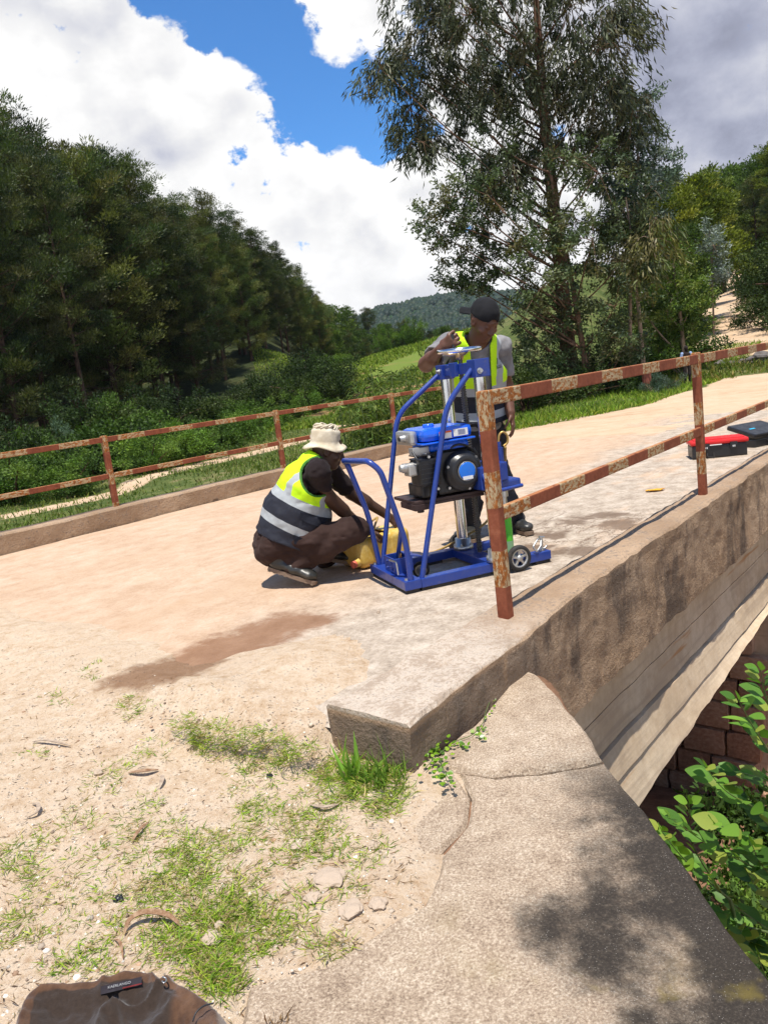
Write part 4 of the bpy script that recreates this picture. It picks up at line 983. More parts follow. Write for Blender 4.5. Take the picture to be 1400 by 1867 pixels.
mb = MB(); mb.cyl((.098, .20, .842), (.106, .20, .842), .012, .012, 12); mb.build('exhaust_port', M_BLK, mf)
mb = MB()
for pts in ([(.14, .07, .74), (.16, .05, .75), (.22, .06, .745), (.28, .08, .755)], [(.13, .09, .77), (.135, .05, .73), (.15, .05, .72)], [(.50, .08, .74), (.515, .07, .70), (.50, .09, .66)], [(.36, .09, .76), (.40, .07, .775), (.46, .08, .76), (.50, .10, .72)]): mb.tube(smooth_path(pts, 4), .007, 6)
mb.box((.165, .1, .50), (.22, .3, .575), None, .01); mb.build('fuel_line', M_BLK, rig)
mb = MB()
for p in ((.205, .05, .735), (.24, .048, .55), (.33, .09, .535), (.45, .09, .525), (.19, .06, .75)): mb.cyl(p, (p[0], p[1]-.008, p[2]), .010, .008, 8)
mb.build('fittings', M_STEEL, rig)
ep = rb('engine_plate', M_DARK, ((.11, .09, .472), (.56, .41, .490)), ((.105, .085, .437), (.215, .30, .4715)), ((.22, .09, .456), (.55, .12, .4715)), bev=.003)
bolt(ep, (.16, .14, .437), (0, 0, -1), .02, .02, M_DARK); bolt(ep, (.19, .25, .437), (0, 0, -1), .02, .02, M_DARK)
# carriage riding on the columns, gear head with spindle
cg = rb('carriage', M_BLUE, ((.49, .0, .50), (.625, .48, .632)), ((.625, .12, .515), (.735, .36, .625)), ((.63, .10, .50), (.66, .118, .59)), bev=.006)
mb = MB(); mb.tube(bend_path([(.505, .0, .59), (.505, -.03, .55), (.52, -.03, .50), (.60, -.03, .49), (.74, -.02, .495)], .02, 5), .011, 8); mb.build('clamp_lever', M_BLUE, rig)
gh = rb('gear_head', M_BLUE, ((.66, .14, .462), (.83, .33, .514)), bev=.014)
mb = MB(); mb.cyl((.752, .235, .514), (.752, .235, .70), .026, n=18); mb.cyl((.752, .235, .70), (.752, .235, .735), .016, n=14); mb.build('swivel', M_BLUE, gh)
mb = MB(); mb.tube(smooth_path([(.755, .235, .735), (.765, .235, .775), (.79, .23, .79), (.812, .225, .765), (.81, .225, .725), (.785, .23, .705)], 5), .007, 8); mb.build('water_pipe', mat('brass', m_gloss((.55, .36, .12), .35, .8, .2)), gh)
mb = MB(); mb.cyl((.752, .235, .462), (.752, .235, .40), .03, .03, 18); mb.cyl((.752, .235, .40), (.752, .235, .33), .02, .02, 14); mb.build('spindle', M_STEEL, gh)
mb = MB(); mb.cyl((.752, .235, .33), (.752, .235, .125), .036, n=24); br_ = mb.build('core_barrel', M_GREEN, gh)
mb = MB(); mb.cyl((.752, .235, .1245), (.752, .235, .03), .0365, n=24); mb.build('core_bit', mat('pale_green_steel', m_gloss((.30, .52, .28), .4, .3, .3)), gh)
# levelling screw with T handle and clip at the near rail's end
mb = MB(); mb.cyl((.865, .03, .072), (.865, .03, .155), .008, n=10); mb.tube([(.845, .03, .08), (.85, .03, .088), (.885, .03, .085), (.90, .03, .10)], .006, 6); mb.cyl((.865, .03, .072), (.865, .03, .084), .018, n=8)
mb.tube(bend_path([(.862, .03, .145), (.835, .02, .15), (.785, .0, .115), (.805, -.005, .083), (.845, .01, .108), (.862, .03, .14)], .01, 3), .0055, 7); mb.cyl((.85, .03, .158), (.885, .03, .152), .006, n=8); mb.build('levelling_screw', M_STEEL, rig)
mb = MB(); mb.cyl((.865, .53, .072), (.865, .53, .15), .008, n=10); mb.cyl((.84, .53, .15), (.89, .53, .15), .006, n=8); mb.build('levelling_screw', M_STEEL, rig)
# hose from the water can along the ground to the swivel
mb = MB(); mb.tube(smooth_path([(.79, .22, .70), (.80, .30, .5), (.72, .38, .25), (.56, .50, .13), (.42, .62, .05), (.30, .75, .03)], 6), .008, 8); mb.build('hose', M_HOSE, rig)
# ------------------------------------------------------------------ soft bodies grown from distance fields
_lat = np.random.default_rng(5).random((32, 32, 32)).astype(np.float32)
def vn(x, y, z):
    """cheap smooth value noise, -1..1"""
    def f(a): i = np.floor(a); t = (a-i).astype(np.float32); return i.astype(np.int32), t*t*(3-2*t)
    (i, u), (j, v), (k, w) = f(x), f(y), f(z)
    def L(a, b, c): return _lat[a & 31, b & 31, c & 31]
    c00 = L(i, j, k)*(1-u)+L(i+1, j, k)*u; c10 = L(i, j+1, k)*(1-u)+L(i+1, j+1, k)*u
    c01 = L(i, j, k+1)*(1-u)+L(i+1, j, k+1)*u; c11 = L(i, j+1, k+1)*(1-u)+L(i+1, j+1, k+1)*u
    return ((c00*(1-v)+c10*v)*(1-w)+(c01*(1-v)+c11*v)*w)*2-1
class Field:
    def __init__(s, lo, hi, vox):
        s.lo = np.array(lo, float)-vox*3; s.vox = vox; n = np.ceil((np.array(hi)-s.lo)/vox).astype(int)+4
        s.ax = [(s.lo[i]+np.arange(n[i])*vox).astype(np.float32) for i in range(3)]; s.v = np.full(n, 9.0, np.float32)
    def sl(s, pts, r):
        P = np.array([tuple(q) for q in pts]); a = np.clip(((P.min(0)-r-s.lo)/s.vox).astype(int), 0, None); b = np.clip(((P.max(0)+r-s.lo)/s.vox).astype(int)+2, 0, s.v.shape)
        return tuple(slice(a[i], max(a[i], b[i])) for i in range(3))
    def grid(s, sl): return np.meshgrid(*[s.ax[i][sl[i]] for i in range(3)], indexing='ij')
    def put(s, sl, d, k):
        a = s.v[sl]; h = np.clip(.5+.5*(a-d)/k, 0, 1); s.v[sl] = a*(1-h)+d*h-k*h*(1-h)
    def cone(s, a, b, ra, rb, k=.02):
        a, b = np.array(a, float), np.array(b, float); sl = s.sl((a, b), max(ra, rb)+k+.03); X, Y, Z = s.grid(sl)
        ba = b-a; t = np.clip(((X-a[0])*ba[0]+(Y-a[1])*ba[1]+(Z-a[2])*ba[2])/max(1e-9, ba @ ba), 0, 1)
        d = np.sqrt((X-a[0]-ba[0]*t)**2+(Y-a[1]-ba[1]*t)**2+(Z-a[2]-ba[2]*t)**2)-(ra+(rb-ra)*t)
        s.put(sl, d.astype(np.float32), k); return s
    def chain(s, pts, rs, k=.02):
        for i in range(len(pts)-1): s.cone(pts[i], pts[i+1], rs[i], rs[i+1], k)
        return s
    def ell(s, c, r, M=None, k=.02, cut=False):
        c = np.array(c, float); R_ = np.eye(3) if M is None else np.array(M); sl = s.sl((c,), max(r)+k+.03); X, Y, Z = s.grid(sl)
        q = [(X-c[0])*R_[0, i]+(Y-c[1])*R_[1, i]+(Z-c[2])*R_[2, i] for i in range(3)]
        k0 = np.sqrt(sum((q[i]/r[i])**2 for i in range(3))); k1 = np.sqrt(sum((q[i]/r[i]**2)**2 for i in range(3)))+1e-6; d = k0*(k0-1)/k1
        if cut: s.v[sl] = np.maximum(s.v[sl], -d)
        else: s.put(sl, d.astype(np.float32), k)
        return s
    def econe(s, a, b, la, ra, rb, k=.03):
        """elliptic limb a->b; la lateral axis; ra, rb = (lateral radius, depth radius)"""
        a, b, la = np.array(a, float), np.array(b, float), np.array(la, float); sl = s.sl((a, b), max(*ra, *rb)+k+.04); X, Y, Z = s.grid(sl)
        ba = b-a; Ln = np.linalg.norm(ba); u = ba/Ln; la = la-u*(la @ u); la /= np.linalg.norm(la); fw = np.cross(la, u)
        px, py, pz = X-a[0], Y-a[1], Z-a[2]; t = (px*u[0]+py*u[1]+pz*u[2]); tc = np.clip(t, 0, Ln); f = tc/Ln
        rl = ra[0]+(rb[0]-ra[0])*f; rd = ra[1]+(rb[1]-ra[1])*f
        q = np.sqrt(((px*la[0]+py*la[1]+pz*la[2])/rl)**2+((px*fw[0]+py*fw[1]+pz*fw[2])/rd)**2+((t-tc)/np.minimum(rl, rd))**2)
        s.put(sl, ((q-1)*np.minimum(rl, rd)).astype(np.float32), k); return s
    def cut(s, fn):
        """keep only where fn<0"""
        sl = tuple(slice(0, n) for n in s.v.shape); X, Y, Z = s.grid(sl); s.v = np.maximum(s.v, fn(X, Y, Z)).astype(np.float32); return s
    def cutcone(s, a, b, ra, rb):
        a, b = np.array(a, float), np.array(b, float); sl = s.sl((a, b), max(ra, rb)+.05); X, Y, Z = s.grid(sl); ba = b-a
        t = np.clip(((X-a[0])*ba[0]+(Y-a[1])*ba[1]+(Z-a[2])*ba[2])/(ba @ ba), 0, 1)
        d = np.sqrt((X-a[0]-ba[0]*t)**2+(Y-a[1]-ba[1]*t)**2+(Z-a[2]-ba[2]*t)**2)-(ra+(rb-ra)*t); s.v[sl] = np.maximum(s.v[sl], -d); return s
    def wrinkle(s, amp, fr, stretch=(1, 1, 1), seed=0):
        sl = tuple(slice(0, n) for n in s.v.shape); m = np.abs(s.v) < .06; X, Y, Z = s.grid(sl); x, y, z = X[m]*fr*stretch[0]+seed, Y[m]*fr*stretch[1]+seed*3, Z[m]*fr*stretch[2]
        n1 = 1-2*np.abs(vn(x+100, y+100, z+100)); n2 = vn(x*2.3+50, y*2.3+50, z*2.3+50)
        s.v[m] += amp*(n1*.7+n2*.4); return s
    def shell(s, th): s.v = np.maximum(s.v, -(s.v+th)); return s
    def mesh(s, name, it=1):
        v = s.v; S_ = v < 0; n = v.shape
        c = np.zeros((n[0]-1, n[1]-1, n[2]-1), np.int8)
        for i in (0, 1):
            for j in (0, 1):
                for k in (0, 1): c += S_[i:n[0]-1+i, j:n[1]-1+j, k:n[2]-1+k]
        act = (c > 0) & (c < 8); I = np.argwhere(act); idx = -np.ones(act.shape, np.int32); idx[act] = np.arange(len(I))
        acc = np.zeros((len(I), 3)); cnt = np.zeros(len(I)); cor = [(i, j, k) for i in (0, 1) for j in (0, 1) for k in (0, 1)]
        val = {q: v[I[:, 0]+q[0], I[:, 1]+q[1], I[:, 2]+q[2]] for q in cor}
        for q in cor:
            for ax in range(3):
                if q[ax]: continue
                p = list(q); p[ax] = 1; p = tuple(p); a, b = val[q], val[p]; m = (a < 0) != (b < 0); t = np.where(m, a/np.where(m, a-b, 1), 0)
                pos = np.tile(np.array(q, float), (len(I), 1)); pos[:, ax] = t; acc[m] += pos[m]; cnt[m] += 1
        V = s.lo+(I+acc/np.maximum(cnt, 1)[:, None])*s.vox
        F = []
        for ax in range(3):
            b, c2 = (ax+1) % 3, (ax+2) % 3
            A_ = np.take(S_, range(0, n[ax]-1), ax); B_ = np.take(S_, range(1, n[ax]), ax); E_ = np.argwhere(A_ != B_)
            E_ = E_[(E_[:, b] > 0) & (E_[:, c2] > 0) & (E_[:, b] < n[b]-1) & (E_[:, c2] < n[c2]-1)]
            if not len(E_): continue
            def g_(db, dc): q = E_.copy(); q[:, b] -= db; q[:, c2] -= dc; return idx[q[:, 0], q[:, 1], q[:, 2]]
            Q = np.stack([g_(1, 1), g_(0, 1), g_(0, 0), g_(1, 0)], 1); fl = ~A_[E_[:, 0], E_[:, 1], E_[:, 2]]; Q[fl] = Q[fl][:, ::-1]; F.append(Q)
        F = np.concatenate(F); F = F[(F >= 0).all(1)]
        for _ in range(it):                                   # light smoothing
            sm_ = np.zeros_like(V); w = np.zeros(len(V))
            for a, b in ((0, 1), (1, 2), (2, 3), (3, 0)):
                np.add.at(sm_, F[:, a], V[F[:, b]]); np.add.at(w, F[:, a], 1); np.add.at(sm_, F[:, b], V[F[:, a]]); np.add.at(w, F[:, b], 1)
            V = V*.5+.5*sm_/np.maximum(w, 1)[:, None]
        return npmesh(name, V, F)
def mesh_co(me):
    a = np.empty(len(me.vertices)*3, np.float32); me.vertices.foreach_get('co', a); return a.reshape(-1, 3)
def fattr(me, name, val):
    a = me.attributes.new(name, 'FLOAT', 'POINT'); a.data.foreach_set('value', np.asarray(val, np.float32))
def wear(name, me, m, parent):
    """meshes are in world coordinates; hang them on the thing's empty without moving them"""
    o = link(name, me, m, parent, True); o.matrix_parent_inverse = Matrix.Translation(parent.location).inverted(); return o

def m_cloth(col, col2=None, fr=6, rough=.9, weave=420, sheen=.03):
    def fn(g):
        P = g.coord('Object'); n = g.noise(P, fr, 5, .6); n2 = g.noise(P, weave, 2, .5)
        return {'Base Color': g.mix(g.sm(n, .35, .7), col, col2 or tuple(c*1.5 for c in col)), 'Roughness': rough, 'Specular IOR Level': .15, 'Sheen Weight': sheen, 'Normal': g.bump(n2+g.noise(P, 40, 4, .6)*1.5, .25, .003)}
    return fn
def m_skin(col):
    def fn(g):
        P = g.coord('Object'); n = g.noise(P, 18, 5, .6)
        return {'Base Color': g.mix(n, tuple(c*.72 for c in col), tuple(c*1.25 for c in col)), 'Roughness': .48, 'Specular IOR Level': .45, 'Subsurface Weight': .08, 'Subsurface Radius': (.02, .008, .004), 'Subsurface Scale': .05, 'Normal': g.bump(g.noise(P, 160, 3, .6), .12, .002)}
    return fn
M_SKIN1 = mat('dark_brown_skin', m_skin((.068, .031, .018))); M_SKIN2 = mat('brown_skin', m_skin((.125, .052, .029)))
M_TEE1 = mat('dark_brown_tee', m_cloth((.018, .012, .012))); M_TROU1 = mat('brown_trousers', m_cloth((.030, .016, .013), (.05, .029, .024))); M_TEE2 = mat('grey_tee', m_cloth((.17, .165, .17), (.26, .25, .25), 9)); M_TROU2 = mat('charcoal_trousers', m_cloth((.02, .02, .024), (.05, .05, .055)))
M_BOOT = mat('scuffed_black_boot', m_gloss((.026, .026, .024), .33, 0, .6, (.12, .10, .075), sc=9)); M_SOLE = mat('dusty_boot_sole', m_gloss((.19, .13, .09), .85, 0, .6, (.36, .26, .17)))
M_CAP = mat('black_cap_cloth', m_cloth((.010, .010, .011), (.018, .018, .02))); M_HAT = mat('cream_hat_cloth', m_cloth((.50, .42, .30), (.70, .62, .48), 14))
def m_vest(hb, strip, yel=(.56, .92, .015)):
    """bands by height along the torso ('h') and reflective braces by distance from the spine line ('lat')"""
    def fn(g):
        h = g.attr('h', 'Fac'); la = g.m('ABSOLUTE', g.attr('lat', 'Fac')); P = g.coord('Object')
        n = g.noise(P, 30, 4, .6)
        def band(x, a, b): return g.m('MULTIPLY', g.m('GREATER_THAN', x, a), g.m('LESS_THAN', x, b))
        navy = g.mix(n, (.013, .014, .022), (.026, .028, .040)); refl = g.mix(n, (.30, .32, .33), (.42, .44, .45))
        c = g.mix(g.m('GREATER_THAN', h, hb[2]), navy, yel)
        up = g.m('GREATER_THAN', h, hb[2]); c = g.mix(band(la, *strip)*up, c, refl)
        c = g.mix(band(h, hb[2], hb[3]), c, refl); c = g.mix(band(h, hb[0], hb[1]), c, refl)
        e = g.attr('edge', 'Fac'); c = g.mix(g.m('GREATER_THAN', e, .5), c, (.05, .16, .02))
        return {'Base Color': c, 'Roughness': .7, 'Specular IOR Level': .25, 'Normal': g.bump(g.noise(P, 380, 2, .5)+g.noise(P, 22, 4, .6)*2.0, .3, .004)}
    return fn
def torso_attr(me, pts, lat, extra=0.0):
    """h: metres up the polyline pts; lat: metres from the sagittal plane"""
    C = mesh_co(me).astype(float); best = np.full(len(C), 1e9); h = np.zeros(len(C)); acc = 0.0; la = np.zeros(len(C))
    for i in range(len(pts)-1):
        a, b = np.array(pts[i], float), np.array(pts[i+1], float); ba = b-a; Ln = np.linalg.norm(ba); u = ba/Ln
        t = (C-a) @ u; lo = -9 if i == 0 else 0; hi = 9 if i == len(pts)-2 else Ln; tc = np.clip(t, lo, hi); q = a+tc[:, None]*u
        d = np.linalg.norm(C-q, axis=1); m = d < best; best[m] = d[m]; h[m] = acc+tc[m]; la[m] = ((C-q) @ (np.array(lat)/np.linalg.norm(lat)))[m]; acc += Ln
    fattr(me, 'h', h); fattr(me, 'lat', la); return C
def hand(F_, wrist, palm_dir, back, side, curl, sc=1.0, spread=.12, thumb=1.0, fist=False):
    """palm and five separate fingers. palm_dir: along the hand, back: out of the back of the hand, side: towards the thumb"""
    w = Vector(wrist); d = Vector(palm_dir).normalized(); s_ = Vector(side); s_ = (s_-d*s_.dot(d)).normalized(); b = d.cross(s_); b = b if b.dot(Vector(back)) > 0 else -b
    F_.cone(w, w+d*.03*sc, .024*sc, .026*sc, .012)
    for k in (-1, 0, 1): F_.cone(w+d*.02*sc+s_*k*.012*sc, w+d*.085*sc+s_*k*.023*sc, .016*sc, .0145*sc, .010)
    for i, (off, ln) in enumerate(((.034, .074), (.0115, .082), (-.0115, .078), (-.034, .062))):
        p = w+d*.085*sc+s_*off*sc; a = curl[i]; dirn = (d+s_*off*spread*20*.15).normalized(); r = (.0095, .0092, .0085, .0075)
        for j, f in enumerate((.45, .32, .26)):
            ang = a*(j+.55); v = dirn*math.cos(ang)-b*math.sin(ang); q = p+v*ln*f*sc; F_.cone(p, q, r[j]*sc, r[j+1]*sc, .004); p = q
    p = w+d*.03*sc+s_*.026*sc; v = (d*.55+s_*.75-b*.35*thumb).normalized() if not fist else (d*.80+s_*.10-b*.60).normalized()
    for ln, r0, r1 in ((.040, .0125, .0105), (.032, .0105, .0095), (.026, .0095, .0075)):
        q = p+v*ln*sc; F_.cone(p, q, r0*sc, r1*sc, .005); p = q; v = (v*.8+d*.45-b*.35*thumb).normalized() if not fist else (v*.7+d*.3-s_*.55).normalized()
def head(F_, c, fw, up, sc=1.0):
    """skull, jaw, nose, brow, lips, ears; c is the centre of the skull"""
    c = Vector(c); f = Vector(fw).normalized(); u = Vector(up); u = (u-f*u.dot(f)).normalized(); r = f.cross(u); M = np.array([[r.x, f.x, u.x], [r.y, f.y, u.y], [r.z, f.z, u.z]])
    def p(a, b, c_): return c+(r*a+f*b+u*c_)*sc
    F_.ell(p(0, -.008, .018), (.074*sc, .094*sc, .094*sc), M, .02); F_.ell(p(0, .030, -.045), (.058*sc, .062*sc, .075*sc), M, .03); F_.ell(p(0, .058, -.100), (.030*sc, .028*sc, .022*sc), M, .022)
    F_.ell(p(0, .082, .018), (.048*sc, .014*sc, .010*sc), M, .012)
    for s_ in (-1, 1):
        F_.ell(p(s_*.032, .094, -.004), (.018*sc, .016*sc, .012*sc), M, .0, cut=True); F_.ell(p(s_*.031, .080, -.006), (.014*sc, .0135*sc, .0125*sc), M, .004)
        F_.ell(p(s_*.046, .062, -.038), (.022*sc, .022*sc, .018*sc), M, .018); F_.ell(p(s_*.077, -.004, -.012), (.010*sc, .021*sc, .034*sc), M, .006); F_.ell(p(s_*.085, .002, -.012), (.006*sc, .011*sc, .020*sc), M, .0, cut=True)
    F_.cone(p(0, .086, .006), p(0, .108, -.040), .0085*sc, .0125*sc, .010); F_.ell(p(.013, .098, -.043), (.011*sc, .012*sc, .009*sc), M, .006); F_.ell(p(-.013, .098, -.043), (.011*sc, .012*sc, .009*sc), M, .006)
    F_.ell(p(0, .090, -.066), (.026*sc, .011*sc, .0065*sc), M, .004); F_.ell(p(0, .087, -.079), (.024*sc, .012*sc, .0075*sc), M, .004)
    return M
def boot(parent, heel, toe, up, sc=1.0):
    """heel and toe on the sole plane; up = normal of the sole"""
    h, t = Vector(heel), Vector(toe); d = (t-h).normalized(); u = Vector(up); u = (u-d*u.dot(d)).normalized(); L_ = (t-h).length; r = d.cross(u)
    lo = [min(h[i], t[i])-.2 for i in range(3)]; hi = [max(h[i], t[i])+.25 for i in range(3)]; M = np.array([[r.x, d.x, u.x], [r.y, d.y, u.y], [r.z, d.z, u.z]])
    def p(a, b, c): return h+r*a+d*b+u*c
    F_ = Field(lo, hi, .0065)
    F_.econe(p(0, .045, .06), p(0, L_*.55, .055), r, (.036, .040), (.044, .036), .02); F_.econe(p(0, L_*.5, .052), p(0, L_-.055, .048), r, (.046, .036), (.045, .032), .02); F_.ell(p(0, L_-.06, .046), (.046, .055, .034), M, .015)
    F_.chain([p(0, .055, .06), p(0, .05, .12), p(0, .045, .185)], [.045, .046, .052], .03)
    F_.cut(lambda X, Y, Z: .026-((X-h.x)*u.x+(Y-h.y)*u.y+(Z-h.z)*u.z)); F_.wrinkle(.0035, 26, (1, 1, 1), 4)
    o = wear('boot', F_.mesh('boot'), M_BOOT, parent)
    mb = MB(); out = []
    for k in range(28):
        a = 2*PI*k/28; y = L_*.5+L_*.5*math.cos(a); w = .042*(1-.28*math.exp(-((y-L_*.36)/.05)**2))*abs(math.sin(a))**.45*(1 if math.sin(a) >= 0 else -1); out.append((w, y))
    B = Matrix(((r.x, d.x, u.x, h.x), (r.y, d.y, u.y, h.y), (r.z, d.z, u.z, h.z), (0, 0, 0, 1)))
    mb.prism(out, .0, .024, B)
    for k in range(9):
        for sgn in (-1, 1): y = .02+k*(L_-.04)/8; mb.box((sgn*.022-.013, y-.008, -.003), (sgn*.022+.013, y+.008, .001), B)
    s_ = mb.build('sole', M_SOLE, o)
    return o
# ------------------------------------------------------------------ man squatting at the water can
J = lambda u, v, y: np.array(on_y(u, v, y))
sqb = on_z(560, 1060, 0)
sq = empty('person', (sqb.x, sqb.y, 0), 0, 'person squatting in a cream bucket hat and yellow and navy safety vest', 'person')
LAT = np.array([.16, -.987, 0]); FWD = np.array([.987, .16, 0])
pel, wai, che, nck = J(506, 985, 4.74), J(524, 945, 4.74), J(552, 885, 4.74), J(576, 846, 4.74)
hipN, kneN, ankN = J(506, 992, 4.64), J(648, 966, 4.60), J(533, 1033, 4.615)
hipF, kneF, ankF = J(512, 988, 4.85), J(655, 972, 5.02), J(590, 1018, 5.02)
shN, elN, wrN = J(580, 860, 4.565), J(597, 905, 4.66), J(664, 966, 4.82)
shF, elF, wrF = J(596, 856, 4.90), J(640, 898, 5.00), J(704, 938, 5.05)
hc = J(597, 818, 4.74)
F_ = Field((-1.05, 4.3, 0), (.35, 5.35, 1.05), .0065)
F_.econe(pel, wai, LAT, (.15, .11), (.13, .10)).econe(wai, che, LAT, (.13, .10), (.15, .11)).econe(che, nck, LAT, (.15, .11), (.10, .07))
F_.chain([nck, J(590, 835, 4.74), hc], [.058, .055, .06], .03)
head(F_, hc, (.93, .10, -.33), (.33, 0, .94))
for a, b, c in ((shN, elN, wrN), (shF, elF, wrF)): F_.chain([a, b, c], [.052, .042, .030], .02); F_.chain([b, b*.6+c*.4], [.042, .043], .02)
for a, b, c in ((hipN, kneN, ankN), (hipF, kneF, ankF)): F_.chain([a, b, c], [.08, .055, .04], .03)
hand(F_, wrF, (.62, .1, -.72), (.6, -.2, .7), (.35, .75, .2), (.75, .7, .7, .75)); hand(F_, wrN, (.85, .25, -.45), (.3, -.2, .8), (0, -.9, .2), (.5, .5, .55, .6))
wear('body', F_.mesh('body', 1), M_SKIN1, sq)
# tee shirt
F_ = Field((-1.0, 4.3, .1), (-.05, 5.15, .85), .0075)
F_.econe(pel, wai, LAT, (.165, .125), (.15, .12)).econe(wai, che, LAT, (.15, .12), (.165, .125)).econe(che, nck, LAT, (.165, .125), (.115, .08))
for a, b in ((shN, elN), (shF, elF)): F_.cone(nck*.4+a*.6, a, .07, .075, .04); F_.cone(a, a*.28+b*.72, .072, .066, .03)
F_.cutcone(elN, elN+(elN-shN)*.6, .10, .10)
F_.cut(lambda X, Y, Z: .0-((X-wai[0])*(che-wai)[0]+(Y-wai[1])*(che-wai)[1]+(Z-wai[2])*(che-wai)[2])-.05)
F_.ell(hc+np.array([.0, 0, -.02]), (.085, .085, .10), None, 0, True); F_.wrinkle(.008, 13, (1, 1, 1.6), 1); F_.wrinkle(.004, 28, (1, 1, 1.2), 6)
wear('tee_shirt', F_.mesh('tee_shirt'), M_TEE1, sq)
# trousers
F_ = Field((-1.05, 4.35, 0), (.1, 5.3, .65), .0075)
F_.econe(pel-np.array([.0, 0, .005]), wai, LAT, (.175, .145), (.155, .125), .05); F_.ell(J(500, 1003, 4.70), (.115, .13, .10), None, .06)
for a, b, c in ((hipN, kneN, ankN), (hipF, kneF, ankF)):
    F_.chain([a, a*.5+b*.5-np.array([0, 0, .012]), b], [.105, .098, .082], .05); F_.chain([b, b*.5+c*.5, c], [.082, .083, .072], .04)
F_.wrinkle(.011, 11, (1, 1, 1.3), 2); F_.wrinkle(.0055, 24, (.8, 1, 1.5), 12)
wear('trousers', F_.mesh('trousers'), M_TROU1, sq)
# vest
hem = J(520, 1000, 4.74); ax = J(580, 865, 4.74)-hem; ax = ax/np.linalg.norm(ax)
def vest_field(grow):
    F_ = Field((-1.15, 4.3, .1), (-.1, 5.2, .9), .0065)
    m1, m2 = J(543, 935, 4.74), J(557, 885, 4.74)
    F_.econe(hem+ax*.02, m1, LAT, (.225+grow, .232+grow), (.215+grow, .205+grow), .04).econe(m1, m2, LAT, (.215+grow, .205+grow), (.20+grow, .160+grow), .04).econe(m2, J(570, 846, 4.74), LAT, (.20+grow, .160+grow), (.125+grow, .085+grow), .05)
    F_.cone(nck*.3+shN*.7+np.array([-.01, 0, .0]), nck, .075+grow, .085+grow, .05); F_.cone(nck*.3+shF*.7, nck, .075+grow, .085+grow, .05)
    return F_
F_ = vest_field(.0); F_.wrinkle(.013, 7, (1, 1, 1.2), 3); F_.wrinkle(.004, 22, (1, 1, 1), 8); F_.shell(.014)
F_.cut(lambda X, Y, Z: (hem[0]-X)*ax[0]+(hem[1]-Y)*ax[1]+(hem[2]-Z)*ax[2]+.058+.012*np.sin(X*9))
ahc = J(583, 868, 4.62); F_.cutcone(ahc+LAT*.01, ahc+LAT*.30+FWD*.03, .108, .15); ahc2 = J(592, 868, 4.86); F_.cutcone(ahc2-LAT*.02+FWD*.03, ahc2-LAT*.3+FWD*.1, .11, .15)
F_.cutcone(J(590, 840, 4.74), J(606, 800, 4.74), .088, .13)
me = F_.mesh('safety_vest'); C = torso_attr(me, [hem, hem+ax*.6], LAT)
d = np.linalg.norm(np.cross(C-ahc, LAT), axis=1); nr_ = (C-ahc) @ LAT; fattr(me, 'edge', np.where(nr_ > -.03, (.124-d)/.012+.5, 0))
vs = wear('safety_vest', me, mat('safety_vest_cloth', m_vest((.150, .200, .305, .358), (.125, .165))), sq)
# hat
M_ = Matrix.Translation(Vector(hc)+Vector((-.010, 0, .028))) @ Matrix.Rotation(R(10), 4, 'Y') @ Matrix.Diagonal((.90, .93, .70, 1))
mb = MB(); prof_ = [(.001, .150), (.05, .150), (.088, .138), (.099, .115), (.098, .085), (.103, .06), (.101, .035), (.106, .012), (.120, -.002), (.138, -.016), (.150, -.028), (.147, -.033), (.116, -.010), (.098, .006), (.092, .04), (.088, .11), (.001, .14)]
V = []; n_ = 56
for r_, z_ in prof_:
    for i in range(n_):
        a = 2*PI*i/n_; w = mnoise.noise((math.cos(a)*2.2+3, math.sin(a)*2.2, z_*26)); rim = max(0, (r_-.105)/.05)
        rr = r_*(1+.06*w)+.0; V.append(M_ @ Vector((rr*math.cos(a), rr*math.sin(a)*.96, z_+.011*w+rim*.020*math.sin(a*3+1)+(.012*mnoise.noise((math.cos(a)*4, math.sin(a)*4, 8)) if z_ > .12 else 0))))
mb.add(V, [(j*n_+i, j*n_+(i+1) % n_, (j+1)*n_+(i+1) % n_, (j+1)*n_+i) for j in range(len(prof_)-1) for i in range(n_)], True)
ho = mb.build('bucket_hat', M_HAT, sq); ho.matrix_parent_inverse = Matrix.Translation(sq.location).inverted()
mb = MB()
for k in range(16):
    a = k*.39+rnd.uniform(-.1, .1); z0 = .13+rnd.uniform(-.015, .02); pts = [M_ @ Vector(((.085-.05*t)*math.cos(a+t*1.4), (.085-.05*t)*math.sin(a+t*1.4), z0+.022*math.sin(t*3.1)+.012)) for t in (0, .25, .5, .75, 1)]; mb.tube(smooth_path(pts, 3), .006, 5)
mb.build('hat_cord', M_HAT, ho)
# boots: near one on its toes
hl, to = np.array(J(489, 1038, 4.63)), np.array(on_z(577, 1066, .012)); boot(sq, hl, to+np.array([0, .0, .0]), (.32, 0, .95))
hl, to = np.array(on_z(575, 1030, .02)), np.array(on_z(655, 1030, .012)); boot(sq, hl+np.array([0, .0, .05]), to, (.15, 0, .98))

